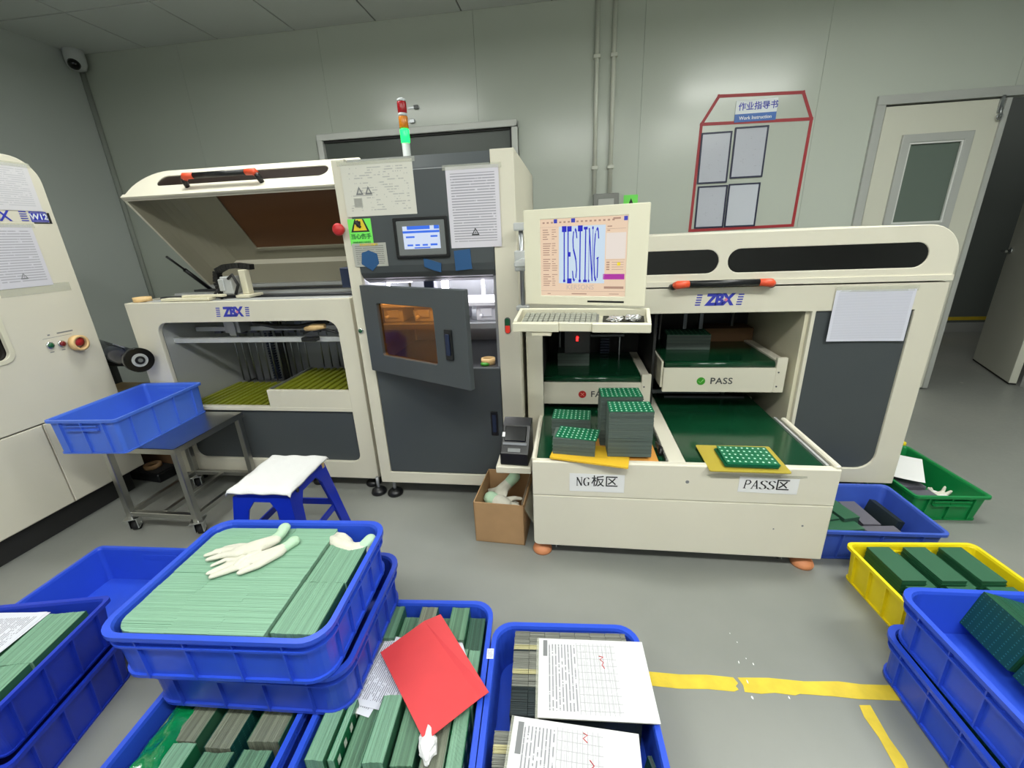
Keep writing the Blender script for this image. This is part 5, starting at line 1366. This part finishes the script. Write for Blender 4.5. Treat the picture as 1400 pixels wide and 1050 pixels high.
g.add(vs, fs, None, True); o = g.build('seat_cover', 'white_cloth'); o.location = (-1.215, 1.447, 0); o.rotation_euler = (0, 0, R(2)); tag(o, 'white cloth cover draped over the seat of the blue stool', 'cloth')
mat('pcb_edge_row', (130, 172, 146), .5, island=.11)
mat('pcb_edge_green', (34, 88, 58), .45, island=.25)
mat('green_film', (10, 118, 66), .08, spec=.7, bump=.35, bscale=55, coat=.6)
mat('blue_bin_deep', (28, 54, 176), .36, noise=.05, nscale=6)
pcb_mat('pcb_slots', (22, 92, 58), (206, 214, 200), 3, 4, .42)
# ------------------------------------------------------------------ crates on the floor and the boards in them
def in_bin(c, rz, x, y, z=0.0):
    a = R(rz); return (c[0] + x * math.cos(a) - y * math.sin(a), c[1] + x * math.sin(a) + y * math.cos(a), c[2] + z)
CG = 'blue plastic crates'
# A: stack in front of the stool, brim-full of boards on edge
cA = (-.848, .853, .302); rA = 3.5
make_bin('plastic_crate', 'front blue crate brim full of packed boards with gloves on top', cA, .575, .44, .148, 'blue_bin', R(rA), corner=.055, base=.005, group=CG)
make_bin('plastic_crate', 'scratched blue crate under the one with gloves on top', (cA[0] + .012, cA[1] + .034, .152), .575, .44, .148, 'blue_bin_scuffed', R(rA - 1.0), corner=.055, base=.005, group=CG)
cA3 = (-.893, .648, 0.0); rA3 = 4.0
make_bin('plastic_crate', 'bottom blue crate with loose board bundles at front edge of the photo', cA3, .425, .575, .150, 'blue_bin', R(rA3), corner=.055, base=.005, group=CG)
# boards on edge filling the top crate: rows of thin boards, joined because nobody could count them
def packed(c, rz, x0, x1, y0, y1, z0, z1, cols, label):
    t = thing('packed_boards', label, 'circuit boards', in_bin(c, rz, 0, 0, z0), R(rz))
    rnd = random.Random(11); w = (x1 - x0) / cols; pitch = .00185; n = int((y1 - y0) / pitch)
    cuts = [[x0] * n] + [[0] * n for _ in range(cols - 1)] + [[x1] * n]
    for q in range(1, cols):
        k = 0
        while k < n:
            m = rnd.randint(8, 26); off = rnd.uniform(-.014, .014)
            for i in range(k, min(n, k + m)): cuts[q][i] = x0 + q * w + off
            k += m
    for q in range(cols):
        g = G(); dz = 0
        for k in range(n):
            y = y0 + k * pitch
            if k % 13 == 0: dz = rnd.uniform(-.001, .001)
            a, b = cuts[q][k] + .0002, cuts[q][k + 1 - 1] if False else cuts[q + 1][k] - .0002
            yy = max(abs(y - (y0 + y1) / 2) - ((y1 - y0) / 2 - .05), 0); cut = .05 - math.sqrt(max(.05 ** 2 - yy ** 2, 0))
            if q == 0: a += cut
            g.box(a, b, y, y + BT, 0, z1 - z0 + dz + rnd.uniform(-.0004, .0004))
        g.build('board_row', 'pcb_edge_row', t, shift=False, stuff=True)
    return t
packed(cA, rA, -.262, .128, -.193, .194, .007, .136, 3, 'pale green circuit boards packed on edge under the pair of gloves')
bundle(in_bin(cA, rA, .192, -.103, .007), 54, .158, .126, 'front bundle of boards on edge at right end of the gloves crate', R(rA), 'pcb_edge', pitch=.0021, jit=.002)
bundle(in_bin(cA, rA, .194, .052, .007), 56, .146, .124, 'rear bundle of boards on edge beside the glove in corner', R(rA), 'pcb_edge', pitch=.0021, jit=.002)
# the pair of gloves lying on the boards, and one tucked into the corner
def pts(*a): return [Vector(p) for p in a]
zg = 0.0
def P2(x, y, z=0): return (x - (-.94), y - .90, z)
glove_obj('work_glove', 'white glove lying on top of packed boards, fingers to the left, upper of the pair',
    [([P2(-.965, .925, .016), P2(-1.02, .918, .016), P2(-1.060, .897, .012)], [0.0130, 0.0112, 0.0072]), ([P2(-.955, .905, .022), P2(-1.00, .897, .02), P2(-1.038, .880, .014)], [0.0137, 0.0115, 0.0079]),
     ([P2(-.93, .925, .02), P2(-.99, .93, .014), P2(-1.045, .918, .012)], [0.0130, 0.0101, 0.0072]), ([P2(-.90, .91, .022), P2(-.925, .885, .022), P2(-.933, .862, .018)], [0.0130, 0.0115, 0.0086]), ([P2(-.94, .94, .018), P2(-.99, .945, .012), P2(-1.03, .935, .010)], [0.0115, 0.0094, 0.0065])],
    [([P2(-.965, .918, .016), P2(-.92, .934, .022), P2(-.885, .968, .024)], [.021, .027, .019])], [([P2(-.888, .966, .024), P2(-.884, .995, .024), P2(-.888, 1.02, .03)], [.019, .0165, .019])], in_bin((-.94, .90, .438), 0, 0, 0), flat=.72)
def P3(x, y, z=0): return (x - (-.92), y - .87, z)
glove_obj('work_glove', 'white glove with grey pink fingertips half under the upper glove of the pair',
    [([P3(-.92, .882, .013), P3(-.965, .862, .012), P3(-.995, .832, .011)], [0.0130, 0.0104, 0.0076]), ([P3(-.91, .872, .013), P3(-.945, .846, .012), P3(-.976, .821, .011)], [0.0130, 0.0112, 0.0083]), ([P3(-.94, .90, .011), P3(-.985, .888, .01), P3(-1.01, .862, .009)], [0.0108, 0.0086, 0.0061]),
     ([P3(-.84, .925, .014), P3(-.872, .872, .014), P3(-.905, .842, .012)], [0.0144, 0.0130, 0.0094]), ([P3(-.93, .89, .01), P3(-.97, .872, .008), P3(-.985, .85, .008)], [0.0101, 0.0086, 0.0065])],
    [([P3(-.925, .885, .011), P3(-.88, .905, .012), P3(-.842, .945, .013)], [.018, .022, .018])], [([P3(-.843, .943, .013), P3(-.835, .962, .013), P3(-.83, .975, .014)], [.018, .017, .020])], in_bin((-.92, .87, .438), 0, 0, 0), flat=.72)
def P4(x, y, z=0): return (x - (-.69), y - .99, z)
glove_obj('work_glove', 'rolled white glove tucked into the rear right corner of the front crate',
    [([P4(-.69, .995, .02), P4(-.72, 1.01, .025), P4(-.743, 1.025, .02)], [.02, .018, .013]), ([P4(-.68, 1.01, .02), P4(-.705, 1.028, .025), P4(-.728, 1.04, .02)], [.019, .016, .012]), ([P4(-.67, .965, .014), P4(-.695, .966, .014), P4(-.722, .968, .012)], [.015, .014, .011]), ([P4(-.66, 1.0, .0), P4(-.69, 1.0, -.01), P4(-.71, 1.0, -.02)], [.018, .014, .01]), ([P4(-.65, .98, .0), P4(-.68, .985, -.012), P4(-.70, .985, -.02)], [.018, .014, .01])],
    [([P4(-.69, 1.0, .015), P4(-.65, .985, .012), P4(-.62, .995, .012)], [.026, .026, .024])], [([P4(-.632, .985, .014), P4(-.618, 1.0, .02), P4(-.608, 1.022, .026)], [.018, .02, .02])], in_bin((-.69, .99, .406), 0, 0, 0), flat=.9)
for (x, y) in ((-.66, .95), ):
    flat_stack(in_bin(cA, rA, .20, .155, .007), 40, 'small pile of flat boards under the glove in the crate corner', R(rA), w=.10, d=.05, top='pcb_plain', m='pcb_edge')

# contents of the bottom crate
zc = .008
B3 = [(-.155, .02, 10, .165, .112, 'pcb_edge_grey', 'pcb_plain_dark'), (-.075, .05, 32, .165, .118, 'pcb_edge_grey', 'pcb_plain_dark'), (.02, .04, 34, .165, .112, 'pcb_edge_grey', 'pcb_holes'), (.135, .05, 40, .165, .122, 'pcb_edge_grey', 'pcb_plain_dark'),
      (-.065, -.115, 30, .150, .118, 'pcb_edge', 'pcb_plain'), (.03, -.125, 38, .150, .108, 'pcb_edge_mid', 'pcb_holes'), (.13, -.12, 36, .150, .115, 'pcb_edge_mid', 'pcb_holes')]
wh = ['thin board bundle at left side of the bottom front crate', 'grey bundle second from left in the bottom front crate', 'middle grey bundle in the bottom front crate, dark face showing', 'grey bundle at right side of the bottom front crate', 'pale bundle near the photo edge, left, bottom front crate', 'middle bundle near the photo edge in the bottom front crate', 'right bundle near the photo edge in the bottom front crate']
for (x, y, n, L, H, m, f), lb in zip(B3, wh):
    bundle(in_bin(cA3, rA3, x, y, zc), n, L, H, lb, R(rA3), m, f, group='board bundles in the bottom crate')
for k, (x, y, n) in enumerate(((-.10, .165, 22), (-.01, .165, 22), (.09, .165, 24))):
    bundle(in_bin(cA3, rA3, x, y + .0, zc), n, .058, .095, ('left', 'middle', 'right')[k] + ' low bundle at the back of bottom crate, under the overhanging crate', R(rA3), 'pcb_edge_mid', 'pcb_plain_dark', group='board bundles in the bottom crate')
g = G(); vs = []; fs = []; nx = 14
for j in range(nx + 1):
    for i in range(nx + 1):
        u, v = i / nx, j / nx
        vs.append(((u - .5) * .095, (v - .5) * .2, .018 + .03 * (1 - (2 * u - 1) ** 4) * (1 - (2 * v - 1) ** 6) + .004 * math.sin(9 * u + 5 * v) + .003 * math.sin(17 * v - 8 * u)))
o_ = len(vs)
for j in range(nx + 1):
    for i in range(nx + 1): vs.append(((i / nx - .5) * .095, (j / nx - .5) * .2, 0))
n = nx + 1
for j in range(nx):
    for i in range(nx): a = j * n + i; fs += [(a, a + 1, a + n + 1, a + n), (o_ + a, o_ + a + n, o_ + a + n + 1, o_ + a + 1)]
for i in range(nx): fs += [(i, o_ + i, o_ + i + 1, i + 1), (nx * n + i + 1, o_ + nx * n + i + 1, o_ + nx * n + i, nx * n + i), (i * n + n, o_ + i * n + n, o_ + i * n, i * n), (i * n + nx, o_ + i * n + nx, o_ + i * n + n + nx, i * n + n + nx)]
g.add(vs, fs, None, True); o = g.build('wrapped_package', 'green_film', at=in_bin(cA3, rA3, -.128, -.03, .085)); o.rotation_euler = (0, 0, R(rA3 + 2)); tag(o, 'shiny green film wrapped package on bundles of the bottom front crate', 'package')
bundle(in_bin(cA3, rA3, -.135, -.06, zc), 26, .16, .072, 'low bundle under the shiny green package in the bottom crate', R(rA3), 'pcb_edge_mid', 'pcb_plain_dark', group='board bundles in the bottom crate')

# B: empty crate behind, left of the stack
cB = (-1.648, 1.055, 0.0005); rB = 2.2
make_bin('plastic_crate', 'empty blue crate on the floor behind the left front stack', cB, .56, .362, .150, 'blue_bin', R(rB), style='plain', base=.014, group=CG)
g = G(); g.cbox((0, 0, .002), (.006, .11, .004)); o = g.build('white_strip', 'white_paper', at=in_bin(cB, rB, .155, -.07, .0055)); o.rotation_euler = (0, 0, R(-12)); tag(o, 'thin white strip lying inside the empty blue crate', 'strip')  # thin white bar on the crate floor, modelled as a separate object

# C: two crates in the lower left corner
cC = (-1.637, .628, .150); rC = 12.0
make_bin('plastic_crate', 'upper blue crate in the lower left corner with papers on boards', cC, .56, .372, .146, 'blue_bin_deep', R(rC), style='plain', base=.014, group=CG)
make_bin('plastic_crate', 'lower blue crate of the stack in the lower left corner', (cC[0] + .004, cC[1] - .004, .0005), .56, .372, .148, 'blue_bin_deep', R(rC - .6), style='plain', base=.014, group=CG)
for c, lab in ((cC, 'upper'),):
    for nm in ('side_grip',):
        pass
bundle(in_bin(cC, rC, .178, .062, .006), 52, .165, .128, 'bundle of boards on edge beside the papers, lower left crate', R(rC), 'pcb_edge', pitch=.0021)
bundle(in_bin(cC, rC, .176, -.090, .006), 50, .128, .128, 'nearest bundle at right edge of the lower left crate', R(rC), 'pcb_edge', pitch=.0021)
bundle(in_bin(cC, rC, -.05, .072, .006), 150, .165, .128, 'wide row of boards under the papers, lower left crate', R(rC), 'pcb_edge', pitch=.0021)
flat_stack(in_bin(cC, rC, .03, -.085, .1345), 28, 'small flat pile of green boards at the left photo edge', R(rC + 14), w=.15, d=.10, m='pcb_edge_dark', top='pcb_slots', lean=(.006, 0))
bundle(in_bin(cC, rC, -.02, -.083, .006), 110, .14, .126, 'row of boards under the flat pile, lower left crate', R(rC), 'pcb_edge', pitch=.0021)
for k, (x, y, r, dz) in enumerate(((.035, .062, -6, 0), (.03, .058, -2, .0012))):
    sheet('paper_sheet', 'slip_print', in_bin(cC, rC, x, y, .1365 + dz), .17, .19, ('lower' if k == 0 else 'upper') + ' white sheet in film on boards, lower left crate', 'paper', 'up', R(rC + r), t=.0006)

# D: crate with bundles, slips and the red envelope
cD = (-.442, .775, 0.0005); rD = 4.0
make_bin('plastic_crate', 'blue crate with board bundles, slips and a red envelope', cD, .437, .60, .150, 'blue_bin', R(rD), corner=.055, base=.005, group=CG)
GD = 'board bundles in the red envelope crate'
rows = {'back': [(-.175, .215, 24, .10, .118, 'pcb_edge_dark'), (-.113, .222, 30, .118, .142, 'pcb_edge_mid'), (-.052, .205, 26, .105, .120, 'pcb_edge_mid'), (.008, .226, 28, .11, .142, 'pcb_edge_grey'), (.062, .205, 22, .105, .120, 'pcb_edge_mid'), (.117, .222, 30, .118, .142, 'pcb_edge_mid'), (.177, .20, 26, .12, .122, 'pcb_edge_dark')],
        'middle': [(-.17, .06, 28, .165, .120, 'pcb_edge'), (-.108, .06, 28, .165, .126, 'pcb_edge'), (-.045, .06, 28, .165, .122, 'pcb_edge'), (.02, .06, 28, .165, .124, 'pcb_edge_mid'), (.083, .06, 28, .165, .120, 'pcb_edge_mid'), (.140, .055, 24, .165, .124, 'pcb_edge'), (.185, .05, 18, .165, .128, 'pcb_edge')],
        'front': [(-.168, -.105, 24, .15, .156, 'pcb_edge'), (-.128, -.105, 10, .14, .150, 'pcb_edge'), (-.082, -.100, 26, .15, .124, 'pcb_edge_mid'), (-.022, -.100, 27, .155, .150, 'pcb_edge'), (.045, -.095, 28, .15, .130, 'pcb_edge_mid'), (.12, -.10, 30, .16, .126, 'pcb_edge_grey'), (.177, -.09, 20, .18, .132, 'pcb_edge')],
        'nearest': [(-.165, -.235, 26, .10, .075, 'pcb_edge_mid'), (-.10, -.235, 26, .10, .075, 'pcb_edge_mid'), (-.03, -.235, 28, .10, .075, 'pcb_edge'), (.05, -.235, 30, .11, .118, 'pcb_edge'), (.13, -.24, 32, .11, .116, 'pcb_edge_grey')]}
words = ['leftmost', 'second', 'third', 'fourth', 'fifth', 'sixth', 'rightmost']
for rn, lst in rows.items():
    for k, (x, y, n, L, H, m) in enumerate(lst):
        w = 'rightmost' if k == len(lst) - 1 else words[k]
        bundle(in_bin(cD, rD, x * .945, y - (.008 if rn == 'back' else 0), .007), int(n * .95), L, H, f'{w} board bundle from the left in the {rn} row, red envelope crate', R(rD), m, 'pcb_slots' if (rn == 'front' and k in (1, 6)) else 'pcb_plain_dark', group=GD, right_=True)
s1 = sheet('order_slip', 'slip_print', in_bin(cD, rD, -.123, .055, .1345), .15, .21, 'white order slip lying furthest left under the red envelope', 'paper', 'up', R(rD - 14), group='order slips')
s2 = sheet('order_slip', 'slip_print', in_bin(cD, rD, -.068, .062, .1365), .15, .21, 'white order slip lying over the left one beside red envelope', 'paper', 'up', R(rD - 10), group='order slips')
for s_ in (s1, s2):
    g = G(); g.box(-.068, -.056, .03, .085, .0006, .001); g.build('barcode', 'ink_grey', s_, shift=False)
sheet('order_slip', 'slip_print', in_bin(cD, rD, .075, .10, .1372), .15, .19, 'white order slip almost hidden behind the red envelope', 'paper', 'up', R(rD + 24), group='order slips')
# red envelope with a creased flap
EP = {'A': (-.548, .867), 'B': (-.452, .982), 'C': (-.404, 1.003), 'D': (-.206, .773), 'E': (-.229, .762), 'F': (-.341, .650)}
ez = .159
ev = thing('envelope', 'red paper envelope with creased flap lying across the crate of boards', 'envelope', (-.39, .82, ez))
def slab(q, zs, t=.0016):
    g = G(); n = len(q)
    g.add([(a, b, z) for (a, b), z in zip(q, zs)] + [(a, b, z - t) for (a, b), z in zip(q, zs)], [tuple(range(n)), tuple(range(2 * n - 1, n - 1, -1))] + [(i, n + i, n + (i + 1) % n, (i + 1) % n) for i in range(n)]); return g
slab([EP['A'], EP['F'], EP['E'], EP['B']], [ez, ez + .004, ez + .006, ez + .003]).build('pocket', 'red_paper', ev)
slab([EP['B'], EP['E'], EP['D'], EP['C']], [ez + .003, ez + .006, ez + .017, ez + .013]).build('flap', 'red_paper', ev)
crumple('tissue', 'small crumpled white tissue under the lower tip of red envelope', in_bin(cD, rD, .096, -.125, .125), .024, 'white_cloth', 'tissue', 21, (.8, 1.5, .7), .2)

# F: crate with grey boards and two printed forms
cF = (.004, .725, 0.0005); rF = 3.6
make_bin('plastic_crate', 'blue crate with grey boards and printed forms, front centre', cF, .44, .60, .150, 'blue_bin', R(rF), corner=.055, base=.005, group=CG)
g0 = [('grey_board', .150), ('tan_board', .018), ('black_board', .006), ('grey_board', .05), ('black_board', .008), ('tan_board', .02), ('grey_board', .035), ('black_board', .11)]
def layered(c, rz, x0, x1, y1, z0, H, segs, label):
    """boards on edge facing the camera, packed front to back in bands of colour"""
    t = thing('packed_boards', label, 'circuit boards', in_bin(c, rz, (x0 + x1) / 2, y1, z0), R(rz)); rnd = random.Random(int(x0 * 1000) + 5)
    y = 0
    for (m, d, h) in segs:
        g = G(); k = int(d / .0021)
        for q in range(k):
            j = rnd.uniform(-.001, .001); hh = H * h + rnd.uniform(-.0012, .0012)
            w = (x1 - x0) / 2; xs = [-w + .045 * i for i in range(int(2 * w / .045) + 1)] + [w]
            if w - xs[-2] < .004: xs.pop(-2)
            for a, b in zip(xs, xs[1:]): g.box(a + j, b - .0012 + j, y - .0017, y, 0, hh + rnd.uniform(-.0006, .0006))
            y -= .0021
        g.build('board_band', m, t, shift=False, stuff=True)
    return t
layered(cF, rF, -.150, .180, .264, .008, .151, [('grey_board', .022, .96), ('grey_board', .03, 1.0), ('tan_board', .016, 1.0), ('black_board', .006, 1.0), ('grey_board', .024, 1.0), ('black_board', .004, .98), ('grey_board', .03, 1.0), ('tan_board', .016, 1.0), ('black_board', .004, 1.0), ('grey_board', .018, 1.0), ('black_board', .004, .97), ('grey_board', .014, 1.0), ('black_board', .075, .98)], 'upright grey and tan boards under the upper printed form')
layered(cF, rF, -.185, -.13, -.012, .008, .138, [('grey_board', .03, 1.0), ('tan_board', .02, 1.0), ('black_board', .004, .98), ('grey_board', .03, 1.0), ('tan_board', .016, 1.0), ('grey_board', .05, 1.0), ('black_board', .04, .98)], 'narrow row of grey and tan boards at left photo bottom')
layered(cF, rF, -.12, .10, -.02, .008, .136, [('grey_board', .08, 1.0), ('black_board', .12, 1.0)], 'upright boards beneath the lower printed form')
bundle(in_bin(cF, rF, .185, -.12, .008), 5, .16, .118, 'few dark boards leaning at right side of the forms crate', R(rF + 12), 'black_board', 'pcb_holes', tilt=R(8))
o = sheet('printed_form', 'form_print', (.0674, .851, .1628), .30, .222, 'upper printed form in clear sleeve on the grey boards', 'paper', 'up', R(3.0), group='printed forms')
def red_note(o, pl, x, y):
    g = G(); g.tube([(x + a, y + b, .0012) for a, b in pl], .0012, 5); g.build('red_note', 'red_plastic', o, shift=False)
red_note(o, [(0, .03), (.012, .028), (.002, .02), (.011, .012), (.006, .004), (.012, -.006)], .02, .03)
g = G(); g.box(-.15, .15, -.112, .112, -.0013, -.0005); g.box(-.156, -.148, -.116, .112, -.0012, .0008); g.build('sleeve', 'clear_tape', o, shift=False)
g = G(); g.box(-.137, -.125, .055, .105, .0006, .0009); g.build('barcode', 'ink_grey', o, shift=False)
o = sheet('printed_form', 'form_print', (.012, .612, .1655), .30, .222, 'lower printed form in clear sleeve at bottom edge of the photo', 'paper', 'up', R(-2.0), group='printed forms')
red_note(o, [(0, .02), (.01, .016), (.0, .008), (.01, .0)], .02, .075); red_note(o, [(0, .03), (.01, .02), (.0, .01), (.012, -.005)], .035, .01)
g = G(); g.box(-.15, .15, -.112, .112, -.0013, -.0005); g.box(-.156, -.148, -.116, .112, -.0012, .0008); g.build('sleeve', 'clear_tape', o, shift=False)
g = G(); g.box(-.137, -.123, .03, .10, .0006, .0009); g.build('barcode', 'ink_grey', o, shift=False)
o = sheet('paper_tag', 'slip_print', (-.2265, .90, .1512), .02, .032, 'small white printed tag on the right rim of the envelope crate', 'label', 'up', R(80), rot=(0, 0, R(6)))

# G: two stacked blue crates at right
cG2 = (1.148, .825, 0.0005); rG = 0.5
make_bin('plastic_crate', 'upper blue crate at the right edge with dark green board bundles', (cG2[0] + .006, cG2[1] + .0, .150), .435, .575, .148, 'blue_bin', R(rG + 1.2), corner=.05, base=.006, group=CG)
make_bin('plastic_crate', 'lower blue crate at the right edge, board filled', cG2, .44, .58, .150, 'blue_bin', R(rG), corner=.05, base=.006, group=CG)
cG = (cG2[0] + .006, cG2[1], .150)
bundle(in_bin(cG, 0, .022, .195, .0285), 66, .150, .116, 'tall dark green board bundle at back of the right upper crate', R(0), 'pcb_edge_green', 'pcb_holes', pitch=.002, jit=.001, tilt=R(17))
bundle(in_bin(cG, 0, .022, .030, .0285), 66, .155, .116, 'second dark green board bundle in the right upper crate', R(1), 'pcb_edge_green', 'pcb_holes', pitch=.002, jit=.001, tilt=R(17))
bundle(in_bin(cG, 0, .016, -.14, .0285), 66, .16, .116, 'nearest dark green board bundle in the right upper crate', R(-1), 'pcb_edge_green', 'pcb_holes', pitch=.002, jit=.001, tilt=R(17))
for k, y in enumerate((.165, .0, -.165)):
    bundle(in_bin(cG2, rG, -.01, y, .008), 158, .155, .118, ('rear', 'middle', 'near')[k] + ' board row inside the lower right blue crate', R(rG), 'pcb_edge_green', 'pcb_holes', pitch=.0021)
g = G(); g.box(-.0005, .0005, -.022, .022, -.007, .007); o = g.build('tape_scrap', 'tape_cream', at=in_bin(cG, 1.7, .10, -.289, .095)); o.rotation_euler = (0, 0, R(90)); tag(o, 'scrap of tan tape on the near end of the right upper crate', 'tape')

# yellow crate
cY = (1.283, 1.338, 0.0005); rY = 4.3
make_bin('plastic_crate', 'yellow crate with rows of dark green boards at the right', cY, .462, .345, .142, 'yellow_bin', R(rY), style='plain', base=.01, corner=.022)
lay = [(-.135, 'left'), (-.008, 'middle'), (.118, 'right')]
for x, w in lay:
    flat_stack(in_bin(cY, rY, x + .005, .06, .007), 76, f'{w} of three tall board piles along the back of yellow crate', R(rY + 90), m='pcb_edge_green', top='pcb_plain_dark', w=.165, d=.078)
    flat_stack(in_bin(cY, rY, x + .055, .055, .007), 63, f'low board pile right of the {w} tall pile in yellow crate', R(rY + 90), m='pcb_edge_green', top='pcb_plain_dark', w=.165, d=.044) if w != 'right' else None
    flat_stack(in_bin(cY, rY, x + .02, -.084, .007), 66, f'{w} board pile along the front of yellow crate', R(rY + 90), m='pcb_edge_green', top='pcb_plain_dark', w=.112, d=.085)

# worn blue crate right of the receiving table
cI = (1.212, 1.725, 0.0005); rI = 1.5
make_bin('plastic_crate', 'worn pale blue crate between receiving table and yellow crate', cI, .470, .355, .150, 'blue_bin_old', R(rI), style='plain', base=.02, corner=.02, handle_ends=False)
for k, (x, y, n, ln, w) in enumerate(((-.130, .045, 60, (.022, .012), 'left'), (-.050, .05, 64, (.024, .012), 'right'), (-.105, -.082, 54, (.012, .006), 'front'))):
    flat_stack(in_bin(cI, rI, x, y, .007), n, f'{w} one of three slid piles of green boards in the worn blue crate', R(rI + (104 if k < 2 else 12)), lean=(ln[0] * (-1 if k < 2 else 1), ln[1]), m='pcb_edge_dark', top='pcb_plain_dark', w=.148, d=.072)
flat_stack(in_bin(cI, rI, .05, .045, .007), 44, 'violet grey boards piled flat in the worn blue crate', R(rI + 92), m='violet_board', top='violet_board', w=.165, d=.07)
flat_stack(in_bin(cI, rI, .065, -.09, .007), 46, 'tan violet boards piled nearest in the worn blue crate', R(rI + 4), m='violet_board', top='violet_board', w=.13, d=.075)
bundle(in_bin(cI, rI, .125, .03, .013), 14, .16, .10, 'dark boards leaning at right side of the worn blue crate', R(rI + 4), 'black_board', 'black_board', tilt=R(14))

# green crate beside the sorting machine, yellow crate behind it
cE = (1.668, 2.09, 0.0005); rE = 2.5
make_bin('plastic_crate', 'green crate with grey boards and paper right of the unloading machine', cE, .318, .49, .135, 'green_bin', R(rE), style='plain', base=.016)
for k, (x, y, n, w, d) in enumerate(((-.052, -.15, 40, .14, .085), (-.056, -.055, 46, .13, .08), (-.06, .035, 50, .13, .07))):
    flat_stack(in_bin(cE, rE, x, y, .007), n, ('nearest', 'middle', 'rear')[k] + ' flat pile of grey boards in the green crate', R(rE + 3 - 3 * k), m='violet_board', top='violet_board', w=w, d=d)
flat_stack(in_bin(cE, rE, .02, .125, .007), 52, 'green board pile behind grey boards in the green crate', R(rE + 8), m='pcb_edge_dark', top='pcb_plain_dark', w=.13, d=.08)
sheet('paper_sheet', 'white_paper', (1.635, 2.135, .124), .20, .27, 'blank white sheet lying at the back of the green crate', 'paper', 'up', R(-32), curl=.006)
glove_obj('work_glove', 'white glove thrown in the front of the green crate', [([(0, 0, 0), (.04, -.01, .02), (.06, -.015, .045)], [.018, .014, .01]), ([(0, .01, 0), (.035, .02, .02), (.05, .03, .05)], [.017, .013, .01]), ([(-.01, -.01, 0), (-.05, .0, .02), (-.075, .01, .05)], [.017, .013, .01]), ([(0, -.015, 0), (.03, -.03, .0), (.055, -.035, .0)], [.016, .012, .009]), ([(-.01, .01, 0), (-.02, .035, .01), (-.025, .05, .03)], [.015, .012, .009])],
    [([(-.03, 0, 0), (.015, 0, .005)], [.025, .03])], None, in_bin(cE, rE, .07, -.10, .045), flat=.9).scale = (.62, .62, .8)
crumple('cloth_scrap', 'scrap of white cloth under the glove in the green crate', in_bin(cE, rE, .07, -.10, .006), .036, 'white_cloth', 'cloth', 33, (1.3, 1, .6))
make_bin('plastic_crate', 'yellow crate mostly hidden behind the green crate', (1.668, 2.60, 0.0005), .318, .49, .135, 'yellow_bin', R(2.5), style='plain', base=.016)
